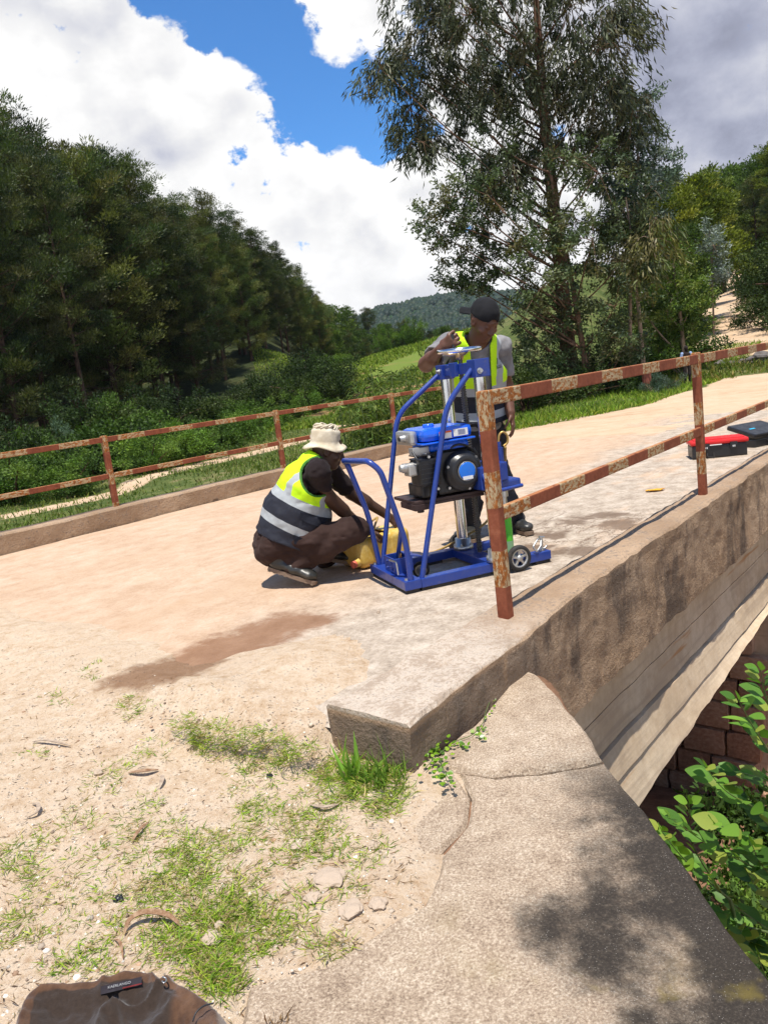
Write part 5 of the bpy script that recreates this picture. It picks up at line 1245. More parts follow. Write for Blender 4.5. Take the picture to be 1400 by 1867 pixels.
# ------------------------------------------------------------------ man standing at the hand wheel
stb = on_z(900, 985, 0)
sm = empty('person', (stb.x, stb.y, 0), 0, 'person standing in a black cap and yellow vest turning the hand wheel', 'person')
LT = np.array([-.985, .17, 0]); FW2 = np.array([-.17, -.985, 0])        # his right hand side; his front
pel, wai, che, nck = J(872, 792, 5.36), J(869, 745, 5.34), J(865, 672, 5.22), J(866, 632, 5.12)
shR, elR, wrR = J(818, 628, 5.15), J(777, 664, 4.97), J(803, 637, 4.74)
shL, elL, wrL = J(911, 634, 5.19), J(922, 705, 5.28), J(930, 752, 5.18)
hc = J(882, 583, 5.02)
legs = ((J(857, 792, 5.36), J(856, 884, 5.30), J(856, 962, 5.38)), (J(890, 792, 5.36), J(912, 880, 5.32), J(936, 952, 5.40)))
F_ = Field((.05, 4.45, 0), (1.3, 5.65, 1.75), .0065)
F_.econe(pel, wai, LT, (.155, .11), (.135, .10)).econe(wai, che, LT, (.135, .10), (.155, .115)).econe(che, nck, LT, (.155, .115), (.10, .07))
F_.chain([nck, J(870, 618, 5.08), hc], [.062, .058, .065], .03)
head(F_, hc, (.42, -.70, -.58), (.30, -.45, .84), 1.04)
for a, b, c in ((shR, elR, wrR), (shL, elL, wrL)): F_.chain([a, b, c], [.056, .046, .031], .02); F_.chain([b, b*.6+c*.4], [.045, .046], .02)
for a, b, c in legs: F_.chain([a, b, c], [.085, .058, .042], .03)
hand(F_, wrR, (.72, -.50, .48), (-.35, -.9, .1), (-.2, .0, 1), (1.3, 1.3, 1.3, 1.3), 1.12, .0, 1.0, True); hand(F_, wrL, (.10, -.10, -1), (.9, -.2, 0), (-.3, -.95, 0), (.35, .3, .3, .35), 1.0)
wear('body', F_.mesh('body', 1), M_SKIN2, sm)
F_ = Field((.1, 4.7, .5), (1.2, 5.65, 1.6), .0075)
F_.econe(pel, wai, LT, (.185, .135), (.168, .125)).econe(wai, che, LT, (.168, .125), (.180, .132)).econe(che, nck, LT, (.180, .132), (.125, .085))
for a, b in ((shR, elR), (shL, elL)): F_.cone(nck*.4+a*.6, a, .075, .080, .04); F_.cone(a, a*.30+b*.70, .078, .078, .03)
F_.cut(lambda X, Y, Z: (pel[2]+.02)-Z); F_.cutcone(nck+(hc-nck)*.35+FW2*.03, hc, .078, .11)
for a, b in ((shR, elR), (shL, elL)): F_.cutcone(b, b+(b-a)*.6, .11, .11)
F_.wrinkle(.009, 12, (1, 1, 1.5), 6); F_.wrinkle(.0045, 26, (1, 1, 1.2), 16); wear('tee_shirt', F_.mesh('tee_shirt'), M_TEE2, sm)
F_ = Field((.2, 4.95, 0), (1.25, 5.7, 1.1), .008)
F_.econe(pel-np.array([0, 0, .03]), wai, LT, (.185, .135), (.165, .12), .05)
for a, b, c in legs: F_.chain([a, b], [.105, .085], .05); F_.chain([b, b*.5+c*.5, c, c-np.array([0, 0, .03])], [.085, .084, .080, .082], .03)
F_.wrinkle(.011, 10, (1, 1, 1.2), 8); F_.wrinkle(.0055, 22, (1, 1, 1.4), 12); wear('trousers', F_.mesh('trousers'), M_TROU2, sm)
# open vest
F_ = Field((.05, 4.8, .5), (1.25, 5.7, 1.65), .0065); hem = J(868, 770, 5.34)
F_.econe(hem-np.array([0, 0, .03]), wai, LT, (.262, .215), (.225, .180), .04).econe(wai, che, LT, (.225, .180), (.205, .158), .04).econe(che, nck, LT, (.205, .158), (.135, .095), .05)
for a in (shR, shL): F_.cone(nck*.35+a*.65, nck, .082, .09, .05)
F_.wrinkle(.010, 8, (1, 1, 1), 9); F_.shell(.014)
F_.cut(lambda X, Y, Z: hem[2]-Z+.012*np.sin(X*14))
F_.cutcone(shR+LT*.0-np.array([0, 0, .03]), shR+LT*.3-np.array([0, 0, .05])+FW2*.05, .095, .14); F_.cutcone(shL-np.array([0, 0, .04]), shL-LT*.3-np.array([0, 0, .05]), .095, .14)
F_.cutcone(nck+(hc-nck)*.25+FW2*.02, hc+FW2*.05, .085, .13)
cx = pel[:2]
def opening(X, Y, Z):
    t = np.clip((Z-pel[2])/(nck[2]-pel[2]), 0, 1.2); px = pel[0]+(nck[0]-pel[0])*t; py = pel[1]+(nck[1]-pel[1])*t
    la = (X-px)*LT[0]+(Y-py)*LT[1]; fw_ = (X-px)*FW2[0]+(Y-py)*FW2[1]
    w = .050+.02*np.clip(t-.3, 0, 1); c = -.062+.03*t
    return np.minimum(w-np.abs(la-c), fw_-.02)
F_.cut(opening)
me = F_.mesh('safety_vest'); C = torso_attr(me, [pel, che, nck], LT); dd = np.where((C-shR) @ LT > -.05, (.110-np.linalg.norm(np.cross(C-(shR-np.array([0, 0, .03])), LT), axis=1))/.012+.5, 0); fattr(me, 'edge', dd)
vs2 = wear('safety_vest', me, mat('safety_vest_cloth_open', m_vest((.165, .215, .325, .385), (.138, .182))), sm)
# printed lettering on the left chest
V2 = mesh_co(me); 
def vest_front(u, v):
    """point on the front of the vest along a sight line"""
    d = np.array(sight(u, v)); o_ = np.array([0, 0, CAM_H]); t = (V2-o_) @ d; r_ = np.linalg.norm(V2-o_-t[:, None]*d, axis=1); m = r_ < .012
    return o_+d*(t[m].min()-.003) if m.any() else None
mb = MB()
for (u0, v0, u1, v1, w) in ((905.8, 652.5, 906.6, 664.5, .0022), (905, 666.2, 907, 672, .0022), (908.6, 665.4, 909.2, 671, .0014), (910.3, 666, 913.8, 665, .0016), (911, 668.4, 914.2, 667.4, .0014), (905.5, 671.6, 914, 669.2, .0018)):
    a, b = vest_front(u0, v0), vest_front(u1, v1)
    if a is not None and b is not None: mb.tube([a, b], w, 5)
if mb.v:
    t_ = mb.build('chest_print', mat('black_print', m_gloss((.01, .02, .01), .6)), vs2)
# cap worn backwards
f = Vector((.42, -.70, -.58)).normalized(); u = Vector((.30, -.45, .84)); u = (u-f*u.dot(f)).normalized(); r_ = f.cross(u); Mc = np.array([[r_.x, f.x, u.x], [r_.y, f.y, u.y], [r_.z, f.z, u.z]]); c = Vector(hc)
F_ = Field([c[i]-.3 for i in range(3)], [c[i]+.3 for i in range(3)], .006)
F_.ell(c+u*.030-f*.010, (.090, .110, .112), Mc, .01); F_.cut(lambda X, Y, Z: .022-((X-c.x)*u.x+(Y-c.y)*u.y+(Z-c.z)*u.z)-.12*((X-c.x)*f.x+(Y-c.y)*f.y+(Z-c.z)*f.z)*0)
F_.ell(c+f*.105+u*.022, (.034, .05, .026), Mc, 0, True); F_.wrinkle(.003, 20, (1, 1, 1), 5)
cp = wear('cap', F_.mesh('cap'), M_CAP, sm)
mb = MB(); V = []; bl = (-f*.80+r_*.55).normalized(); br_ = bl.cross(u)
for i in range(7):
    for j in range(11):
        t = i/6; a = (j/10-.5)*1.5; p = c+u*(.038-.020*t-.012*(2*(j/10-.5))**2)+bl*(.085+.085*t*math.cos(a*.9))+br_*(math.sin(a)*(.088-.010*t)); V.append(p)
mb.add(V, [(i*11+j, i*11+j+1, (i+1)*11+j+1, (i+1)*11+j) for i in range(6) for j in range(10)], True); mb.add([p-u*.006 for p in V], [(i*11+j, i*11+j+1, (i+1)*11+j+1, (i+1)*11+j) for i in range(6) for j in range(10)], True)
mb.build('cap_bill', M_CAP, cp)
# boots
for (a, b, c_), yaw in zip(legs, (-.1, .35)):
    an = Vector((c_[0], c_[1], 0)); d_ = Vector((math.sin(yaw), -math.cos(yaw), 0)); boot(sm, an-d_*.06+Vector((0, 0, .010)), an+d_*.23+Vector((0, 0, .010)), (0, 0, 1))
# ------------------------------------------------------------------ knob on the hand wheel, under the standing man's grip
kc = Vector(wrR)+Vector((.72, -.50, .48)).normalized()*.10; kl = Vector(((kc-rig.location).dot(RX), (kc-rig.location).dot(RY), kc.z))
ring_pt = Vector((CX+.01, .24, 1.30)); dv_ = Vector((kl.x-ring_pt.x, kl.y-ring_pt.y, 0)).normalized()*.12+ring_pt
mb = MB(); mb.tube([dv_, dv_+(Vector((kl.x, kl.y, 1.33))-dv_)*.6, Vector((kl.x, kl.y, kl.z+.03))], [.008, .009, .012], 8); mb.build('crank_knob', M_BLK, hwo)

# ------------------------------------------------------------------ yellow water can lying on its side
c0, c1 = on_z(668, 1040, 0), on_z(772, 1008, 0); e1 = (c1-c0).normalized(); e2 = Vector((-e1.y, e1.x, 0)); Lc = .40
can = empty('jerrycan', (c0.x, c0.y, 0), 0, 'cut open yellow jerrycan lying between the squatting person and the rig', 'jerrycan')
def CP(a, b, z): return c0+e1*a+e2*b+Vector((0, 0, z))
F_ = Field([min(c0.x, c1.x)-.35, min(c0.y, c1.y)-.25, 0], [max(c0.x, c1.x)+.25, max(c0.y, c1.y)+.5, .35], .007)
cen = np.array(CP(.185, .135, .105))
def rbox(X, Y, Z, h, r):
    q = [np.abs((X-cen[0])*e1.x+(Y-cen[1])*e1.y)-h[0]+r, np.abs((X-cen[0])*e2.x+(Y-cen[1])*e2.y)-h[1]+r, np.abs(Z-cen[2])-h[2]+r]
    o_ = np.sqrt(sum(np.maximum(a, 0)**2 for a in q)); return o_+np.minimum(np.maximum(np.maximum(q[0], q[1]), q[2]), 0)-r
sl = tuple(slice(0, n) for n in F_.v.shape); X, Y, Z = F_.grid(sl); a_ = (X-cen[0])*e1.x+(Y-cen[1])*e1.y
F_.v = (rbox(X, Y, Z, (.215, .135, .100), .045)+.006*(np.abs(np.abs(a_-.03)-.0) < .018)).astype(np.float32)
F_.shell(.014); hole = np.maximum(np.maximum(np.abs(a_+.045)-.105, np.abs((X-cen[0])*e2.x+(Y-cen[1])*e2.y-.0)-.085), .02-(Z-cen[2])); F_.v = np.maximum(F_.v, -hole).astype(np.float32)
def m_can(g):
    P = g.coord('Object'); n = g.noise(P, 12, 5, .65); n2 = g.noise(P, 50, 4, .7); z = g.xyz(P)[2]
    c = g.mix(g.sm(n*.6+n2*.4, .45, .62), (.62, .40, .07), (.70, .52, .17)); c = g.mix(g.sm(z+n*.06, .12, .03)*.6, c, (.42, .21, .04))
    return {'Base Color': c, 'Roughness': .45, 'Subsurface Weight': .1, 'Subsurface Radius': (.05, .03, .01), 'Subsurface Scale': .05}
def put_w(o, parent): o.parent = parent; o.matrix_parent_inverse = Matrix.Translation(parent.location).inverted(); return o
MCAN = mat('yellow_can_plastic', m_can); cb = wear('body', F_.mesh('jerrycan'), MCAN, can)
mb = MB(); mb.cyl(CP(-.035, .03, .06), CP(-.065, .025, .055), .03, .028, 16); put_w(mb.build('spout', MCAN, None), can)
mb = MB(); mb.cyl(CP(-.063, .025, .056), CP(-.083, .022, .053), .026, .024, 16); put_w(mb.build('cap', mat('pink_cap', m_gloss((.62, .13, .08), .5, 0, .3)), None), can)
# cut panel folded up, orange inside
mb = MB(); V = [CP(.04+.20*i/6, .20-.01*math.sin(i), .205+.0*i) for i in range(7)]+[CP(.05+.20*i/6, .265+.02*math.sin(i*1.3), .255+.018*math.sin(i*.9)) for i in range(7)]
mb.add(V, [(i, i+1, 8+i, 7+i) for i in range(6)], True); mb.add([v+Vector((0, .004, .004)) for v in V], [(i, i+1, 8+i, 7+i) for i in range(6)], True); put_w(mb.build('folded_flap', mat('orange_plastic_inside', m_gloss((.65, .21, .02), .4, 0, .2, (.4, .12, .02))), None), can)
mb = MB(); mb.tube(smooth_path([CP(.02, .07, .15), CP(.06, .12, .19), CP(.12, .17, .25)], 4), .007, 8); put_w(mb.build('dip_stick', mat('pale_stick', m_gloss((.62, .46, .24), .6, 0, .2)), None), can)
mb = MB(); pw = MB(); V = [CP(.02+.32*i/10, .02+.23*j/6, .10) for i in range(11) for j in range(7)]; pw.add(V, [(i*7+j, i*7+j+1, (i+1)*7+j+1, (i+1)*7+j) for i in range(10) for j in range(6)]); put_w(pw.build('water', mat('muddy_water', lambda g: {'Base Color': (.22, .10, .03), 'Roughness': .06}), None), can)
# hose looping out of the can to the rig
hs = MB(); hp = [RW(.30, .75, .03), RW(.20, .86, .06), RW(.10, .92, .22), CP(.30, .22, .27), CP(.22, .16, .22), CP(.16, .12, .12)]; hs.tube(smooth_path(hp, 6), .0075, 8); ho_ = tag(hs.build('hose', M_HOSE, None), 'yellowish hose looping out of the jerrycan towards the rig', 'hose')

# ------------------------------------------------------------------ tool boxes by the right kerb
M_RED = mat('red_lid_plastic', m_gloss((.62, .012, .014), .4, 0, .1)); M_CYAN = mat('cyan_badge', m_gloss((.02, .40, .62), .4))
tb0 = on_z(1312, 834, 0); tb = empty('toolbox', (tb0.x, tb0.y, 0), R(-13), 'black toolbox with a red lid behind the second railing post', 'toolbox')
tr_ = MB(); tr_.box((-.26, 0, .0), (.26, .27, .135), None, .018); bd = tr_.build('body', M_BLK, tb)
mb = MB(); mb.box((-.275, -.012, .137), (.275, .285, .182), None, .018); mb.box((-.24, .02, .178), (.24, .25, .192), None, .008); ld = mb.build('lid', M_RED, tb)
for x in (-.13, .13): mb = MB(); mb.box((x-.035, -.020, .085), (x+.035, -.001, .15), None, .005); lt = mb.build('latch', M_BLK, tb); mb = MB(); mb.box((x-.012, -.0215, .100), (x-.004, -.0202, .118)); mb.box((x+.004, -.0215, .100), (x+.012, -.0202, .118)); mb.build('latch_mark', M_WHITE, lt)
mb = MB(); mb.tube(bend_path([(-.12, -.005, .06), (-.12, -.03, .02), (-.06, -.03, .012), (-.06, -.005, .06)], .012, 4), .005, 6); mb.build('side_strap', M_RUB, tb)
mb = MB(); mb.box((-.18, -.014, .128), (.02, -.004, .1365), None, .002); mb.build('paper', M_WHITE, tb)
cs0 = on_z(1400, 812, 0); cs = empty('equipment_case', (cs0.x, cs0.y, 0), R(24), 'black hard case with a small cyan badge at the right edge of the photo', 'case')
mb = MB(); mb.box((-.20, 0, .0), (.30, .36, .09), None, .015); mb.build('body', M_BLK, cs)
mb = MB(); Mt = Matrix.Translation((0, 0, .095)) @ Matrix.Rotation(R(14), 4, 'X'); mb.box((-.205, -.005, .0), (.305, .365, .05), Mt, .015); lid_ = mb.build('lid', M_BLK, cs)
mb = MB(); mb.box((-.10, .15, .0502), (-.02, .175, .0525), Mt, 0); mb.build('badge', M_CYAN, lid_)
mb = MB(); mb.tube(bend_path([(-.02, -.002, .06), (-.02, -.035, .055), (.12, -.035, .055), (.12, -.002, .06)], .015, 4), .009, 8); mb.build('handle', M_BLK, cs)
p = on_z(1258, 832, 0); bt = empty('plastic_bottle', (p.x, p.y, 0), R(20), 'small pale plastic bottle lying left of the red lidded toolbox', 'bottle')
mb = MB(); mb.lathe([(.001, 0), (.028, .0), (.031, .01), (.031, .10), (.024, .125), (.012, .14), (.012, .155), (.001, .155)], Matrix.Translation((0, 0, .031)) @ Matrix.Rotation(R(80), 4, 'Y'), 16); mb.build('body', mat('pale_plastic', m_gloss((.62, .68, .66), .25, 0, .1)), bt)
mb = MB(); mb.lathe([(.014, .146), (.015, .146), (.015, .165), (.001, .165)], Matrix.Translation((0, 0, .031)) @ Matrix.Rotation(R(80), 4, 'Y'), 12); mb.build('cap', M_GREEN, bt)
def scrap(name, label, cat, u, v, w, h, m, n=14, z=.006, seed=1):
    p = on_z(u, v, z); R_ = random.Random(seed); mb = MB(); out = [(w*(.5+.3*R_.random())*math.cos(2*PI*i/n), h*(.45+.4*R_.random())*math.sin(2*PI*i/n)) for i in range(n)]
    V = [p+Vector((0, 0, .012))]+[p+Vector((a, b, .004+.010*R_.random())) for a, b in out]; mb.add(V, [(0, 1+i, 1+(i+1) % n) for i in range(n)], True); mb.add([q-Vector((0, 0, .005)) for q in V], [(0, 1+(i+1) % n, 1+i) for i in range(n)], True)
    return tag(mb.build(name, m, None), label, cat)
scrap('orange_scrap', 'crumpled orange scrap lying on the deck left of the toolbox', 'scrap', 1195, 894, .13, .07, mat('orange_scrap_cloth', m_cloth((.60, .26, .03), (.75, .42, .05), 30)))

# ------------------------------------------------------------------ roadside marker posts, stones and a far walker
def m_marker(g):
    P = g.coord('Object'); n = g.noise(P, 6, 4, .6); z = g.xyz(P)[2]
    return {'Base Color': g.mix(g.sm(z+n*.06, .20, .23), (.42, .30, .21), g.mix(n, (.24, .06, .04), (.32, .10, .06))), 'Roughness': .85}
MMK = mat('red_marker_paint', m_marker)
for (u, v, h, lab) in ((1180, 716, .60, 'red marker post with a bare foot at the trunk of the slim tree'), (1278, 655, 1.08, 'dark red marker post seen above the far railing post')):
    p = on_z(u, v, .0); zg = terr1(p.x, p.y); mb = MB(); mb.lathe([(.001, h), (.10, h), (.115, h-.03), (.125, .0), (.125, -.2)], None, 10, False); o = mb.build('marker_post', MMK, None); o.location = (p.x, p.y, zg); tag(o, lab, 'post')
MRK = mat('dark_rock', m_gloss((.12, .105, .095), .85, 0, .6, (.26, .21, .17), sc=5))
def rock(name, p, r, seed, m, label=None, cat=None, group=None, flat=.7):
    bm = bmesh.new(); bmesh.ops.create_icosphere(bm, subdivisions=3, radius=1)
    for v in bm.verts: q = v.co*1.6+Vector((seed*3.1, seed, 0)); v.co = v.co*(1+.42*mnoise.noise(q)+.16*mnoise.noise(q*2.7)+.07*mnoise.noise(q*7)); v.co.z *= flat
    me = bpy.data.meshes.new(name); bm.to_mesh(me); bm.free(); o = link(name, me, m); o.location = p; o.scale = (r, r, r); o.rotation_euler = (0, 0, seed); return tag(o, label, cat, group)
for i, (u, v, r) in enumerate([(1385, 622, .30), (1368, 628, .20), (1398, 630, .26), (1352, 632, .14), (1310, 640, .16), (1330, 640, .12), (1375, 636, .14), (1374, 650, .12)]):
    p = on_d(u, v, 26.3); rock('rock', (p.x, p.y, terr1(p.x, p.y)+.5*r*.5), r, i+1, MRK, ('largest dark rock in the heap beside the far road', 'dark rock in the heap of stones beside the far road', )[min(i, 1)], 'rock', 'heap of rocks beside the far road' if i else None)
# far walker under the trees
pw = on_d(1250, 640, 22.8); zg = terr1(pw.x, pw.y); wk = empty('person', (pw.x, pw.y, zg), 0, 'small distant person in dark clothes with pale blue sleeves under the roadside trees', 'person')
b0 = np.array([pw.x, pw.y, zg]); lt_ = np.array([1, 0, 0]); Wp = lambda a, b, z: b0+np.array([a, b, z])
F_ = Field(b0-np.array([.5, .4, 0]), b0+np.array([.5, .4, 1.8]), .018)
F_.econe(Wp(0, 0, .9), Wp(0, 0, 1.35), lt_, (.14, .10), (.18, .11), .05).chain([Wp(0, 0, 1.42), Wp(0, -.01, 1.55)], [.06, .06], .03).ell(Wp(0, -.01, 1.62), (.085, .10, .115), None, .03)
for s_ in (-1, 1):
    F_.chain([Wp(s_*.09, 0, .9), Wp(s_*.10, -.02, .48), Wp(s_*.10, .02, .08)], [.085, .065, .045], .03); F_.chain([Wp(s_*.10, .02, .06), Wp(s_*.11, -.13, .04)], [.05, .04], .03); F_.chain([Wp(s_*.20, 0, 1.38), Wp(s_*.25, .02, 1.10), Wp(s_*.25, -.06, .86)], [.055, .045, .033], .03)
wear('body', F_.mesh('body'), mat('dark_clothes', m_cloth((.02, .015, .014))), wk)
F_ = Field(b0-np.array([.5, .4, 0]), b0+np.array([.5, .4, 1.8]), .018)
for s_ in (-1, 1): F_.chain([Wp(s_*.19, 0, 1.39), Wp(s_*.25, .02, 1.10), Wp(s_*.25, -.04, .93)], [.068, .060, .052], .03)
wear('sleeves', F_.mesh('sleeves'), mat('pale_blue_cloth', m_cloth((.25, .36, .62), (.4, .5, .75))), wk)

wk.scale = (.60, .60, .60)
# ------------------------------------------------------------------ brown jacket in the near corner
jc = on_z(225, 1905, -.13); jk = empty('jacket', (jc.x, jc.y, -.13), 0, 'crumpled brown jacket with dark lining in the bottom left corner', 'jacket')
jc = np.array(jc)
outl_ = [on_z(u, v, -.085) for u, v in ((12, 1890), (40, 1836), (95, 1806), (150, 1797), (195, 1788), (235, 1776), (265, 1772), (300, 1778), (340, 1797), (385, 1822), (415, 1846), (432, 1880), (440, 2000), (380, 2110), (200, 2130), (20, 2050))]
OP = np.array([(p.x, p.y) for p in smooth_path(outl_+[outl_[0]], 5)]); st_ = .0045
gx_ = np.arange(OP[:, 0].min()-.02, OP[:, 0].max()+.02, st_); gy_ = np.arange(OP[:, 1].min()-.02, OP[:, 1].max()+.02, st_); GX, GY = np.meshgrid(gx_, gy_, indexing='ij')
dist = np.full(GX.shape, 9.0); ins = np.zeros(GX.shape, bool)
for i in range(len(OP)-1):
    a, b = OP[i], OP[i+1]; ba = b-a; t = np.clip(((GX-a[0])*ba[0]+(GY-a[1])*ba[1])/max(1e-9, ba @ ba), 0, 1); dist = np.minimum(dist, np.hypot(GX-a[0]-ba[0]*t, GY-a[1]-ba[1]*t))
    ins ^= ((a[1] > GY) != (b[1] > GY)) & (GX < (b[0]-a[0])*(GY-a[1])/(b[1]-a[1]+1e-12)+a[0])
def rdg(fx, fy, sd, wp=.05):
    wx = wp*vn(GX*9+sd, GY*9, GX*0+sd); wy = wp*vn(GX*9, GY*9+sd, GX*0+7+sd); return 1-np.abs(vn((GX+wx)*fx+sd+50, (GY+wy)*fy+50, GX*0+sd))
lump = 1-np.exp(-dist/.022)
hz = .066*lump+.020*np.exp(-((dist-.035)/.016)**2)+lump*(.030*rdg(6, 11, 3)**2+.016*rdg(17, 12, 9)**2+.006*rdg(40, 34, 5, .02)+.003*rdg(95, 80, 2, .01))-.02*nsstep(.06, .10, dist)
hz = np.where(ins, hz, -.03); zj = -.135+hz
me = npmesh('shell', np.stack([GX, GY, zj], -1).reshape(-1, 3), (lambda ii, ok: np.stack([ii[:-1, :-1], ii[1:, :-1], ii[1:, 1:], ii[:-1, 1:]], -1)[ok])(np.arange(GX.size).reshape(GX.shape), (ins[:-1, :-1] | ins[1:, :-1] | ins[1:, 1:] | ins[:-1, 1:])))
fattr(me, 'inner', dist.ravel())
def m_jacket(g):
    P = g.coord('Object'); x, y, z = g.xyz(P); n = g.noise(P, 8, 5, .6); n2 = g.noise(P, 420, 2, .6)
    nn = g.noise(P, 35, 5, .7); out = g.mix(g.sm(n*.5+nn*.5, .35, .65), (.055, .028, .017), (.125, .066, .037))
    # fleece lining shows inside the collar
    lin = g.sm(g.attr('inner', 'Fac')+(n-.5)*.03, .050, .054)*g.sm(x, float(jc[0])+.13, float(jc[0])+.11)
    c = g.mix(lin, out, g.mix(g.noise(P, 150, 3, .7), (.020, .013, .010), (.055, .038, .028)))
    return {'Base Color': c, 'Roughness': .95, 'Specular IOR Level': .1, 'Sheen Weight': .25, 'Normal': g.bump(n2+g.noise(P, 60, 3, .6), .35, .004)}
wear('shell', me, mat('brown_jacket_cloth', m_jacket), jk); VJ = mesh_co(me)
def on_mesh(V, u, v, lift=.002, rad=.012):
    d = np.array(sight(u, v)); o_ = np.array([0, 0, CAM_H]); t = (V-o_) @ d; r_ = np.linalg.norm(V-o_-t[:, None]*d, axis=1); m = r_ < rad
    return Vector(o_+d*(t[m].min()-lift)) if m.any() else None
def patch_on(V, us, vs, name, m, parent, lift):
    """strip following a surface"""
    mb = MB(); rows = [[on_mesh(V, u, v0+(v1-v0)*k/3, lift) for k in range(4)] for u, v0, v1 in zip(us, *vs)]
    rows = [r for r in rows if all(q is not None for q in r)]
    if len(rows) > 1: mb.add([q for r in rows for q in r], [(i*4+j, i*4+j+1, (i+1)*4+j+1, (i+1)*4+j) for i in range(len(rows)-1) for j in range(3)], True); o = mb.build(name, m, None); put_w(o, parent); return rows
VV = mesh_co(vs.data); MNAVY = mat('navy_pocket_cloth', m_cloth((.012, .013, .02), (.022, .024, .034), 12))
for (u0, v0, du, sl_, hh_) in ((548, 934, 46, .40, 14), (536, 975, 44, .40, 16)):
    patch_on(VV, [u0+du*k/6 for k in range(7)], ([v0+sl_*du*k/6 for k in range(7)], [v0+sl_*du*k/6+hh_ for k in range(7)]), 'pocket_flap', MNAVY, sq, .007)
us = list(range(184, 264, 5)); tv0 = [1797-.24*(u-190) for u in us]; tv1 = [v+15 for v in tv0]
rows = patch_on(VJ, us, (tv0, tv1), 'name_tag', mat('navy_tag', m_cloth((.026, .022, .026))), jk, .0015)
patch_on(VJ, us[8:], ([v+11.5 for v in tv0[8:]], [v+14 for v in tv0[8:]]), 'tag_stripe', mat('red_thread', m_cloth((.13, .02, .02))), jk, .0025)
if rows:
    cu = bpy.data.curves.new('tag_lettering', 'FONT'); cu.body = 'KAERLANGO'; cu.size = 1; cu.extrude = 0; cu.align_x = 'CENTER'; cu.align_y = 'CENTER'
    to_ = bpy.data.objects.new('tag_lettering', cu); COL.objects.link(to_); bpy.context.view_layer.update()
    tm = bpy.data.meshes.new_from_object(to_); bpy.data.objects.remove(to_)
    a, b = on_mesh(VJ, 196, 1801, .008), on_mesh(VJ, 240, 1790.5, .008); up_ = (on_mesh(VJ, 218, 1791, .0035)-on_mesh(VJ, 218, 1801, .0035))
    xx = (b-a); sc_ = xx.length/6.2; xx.normalize(); zz = xx.cross(up_).normalized(); yy = zz.cross(xx); cc_ = (a+b)/2
    if zz.dot(Vector((0, 0, CAM_H))-cc_) < 0: zz = -zz
    lo_ = link('tag_lettering', tm, mat('white_thread', m_cloth((.26, .26, .26)))); put_w(lo_, jk); lo_.matrix_basis = Matrix(((xx.x*sc_, yy.x*sc_, zz.x, cc_.x), (xx.y*sc_, yy.y*sc_, zz.y, cc_.y), (xx.z*sc_, yy.z*sc_, zz.z, cc_.z), (0, 0, 0, 1)))
for nm, m_, pix in (('zip', M_BLK, [(352, 1862), (358, 1846), (372, 1834), (390, 1829)]), ('drawstring_ring', M_STEEL, [(296, 1781), (302, 1783), (304, 1788), (299, 1792), (296, 1789)])):
    pts = [on_mesh(VJ, u, v, .003, .02) for u, v in pix]; pts = [q for q in pts if q is not None]
    if len(pts) > 2: mb = MB(); mb.tube(smooth_path(pts, 4), .0018, 6); put_w(mb.build(nm, m_, None), jk)
# ------------------------------------------------------------------ grass, litter, weeds, shrub
def grass_mesh(name, P, A, L_, W_, T, label, cat='grass'):
    V, F = cards(P, A, L_, W_, None, .16); o = link(name, leafmesh(name, [(V, F, T)], ML_GRASS)); return tag(o, label, cat, kind='stuff')
G_FRESH = [(.19, .31, .02), (.27, .39, .035), (.12, .22, .018), (.36, .42, .06)]; G_DRY = [(.42, .33, .16), (.34, .25, .12), (.27, .30, .08)]
def path_l(s): return PATH_A+PATH_B*s+.35*math.sin(s*.9)
def near_pt(u, v):
    p = on_z(u, v, -.08)
    for _ in range(3): p = on_z(u, v, near_z(p.x, p.y))
    return p
spots = [(690, 1440, 50, 1.5), (660, 1405, 50, 1.3), (560, 1390, 45, 1), (480, 1370, 50, 1), (400, 1345, 45, 1), (350, 1325, 30, 1), (620, 1420, 50, 1.2), (705, 1410, 30, 1.5), (480, 1500, 50, .7), (560, 1510, 40, .7), (600, 1540, 40, .8), (530, 1560, 30, .8), (370, 1560, 50, .8), (340, 1590, 45, .8), (420, 1530, 30, .7), (300, 1620, 40, .6), (450, 1600, 35, .5), (400, 1650, 50, .8), (440, 1700, 60, .9), (380, 1740, 50, 1.1), (400, 1790, 40, 1.2), (340, 1700, 40, .9), (520, 1690, 40, .7), (560, 1640, 30, .5), (290, 1720, 40, .8), (250, 1640, 30, .5), (200, 1680, 30, .4), (170, 1750, 40, .5), (120, 1760, 30, .5), (30, 1700, 40, .5), (20, 1560, 40, .7), (60, 1590, 30, .6), (100, 1520, 30, .4), (150, 1490, 30, .4), (180, 1430, 30, .4), (240, 1500, 30, .5), (270, 1460, 25, .4), (220, 1390, 30, .4), (280, 1370, 25, .4), (250, 1290, 30, .7), (100, 1280, 25, .3), (60, 1370, 20, .3), (170, 1225, 15, .4), (600, 1720, 35, .5), (640, 1620, 30, .5), (660, 1570, 25, .5), (690, 1540, 20, .5), (590, 1470, 50, .5), (300, 1530, 60, .3), (480, 1430, 60, .4), (200, 1590, 70, .25), (90, 1660, 60, .25), (700, 1480, 25, .8), (330, 1640, 50, .5), (470, 1650, 40, .6)]
PP, AA, LL, WW, TT = [], [], [], [], []
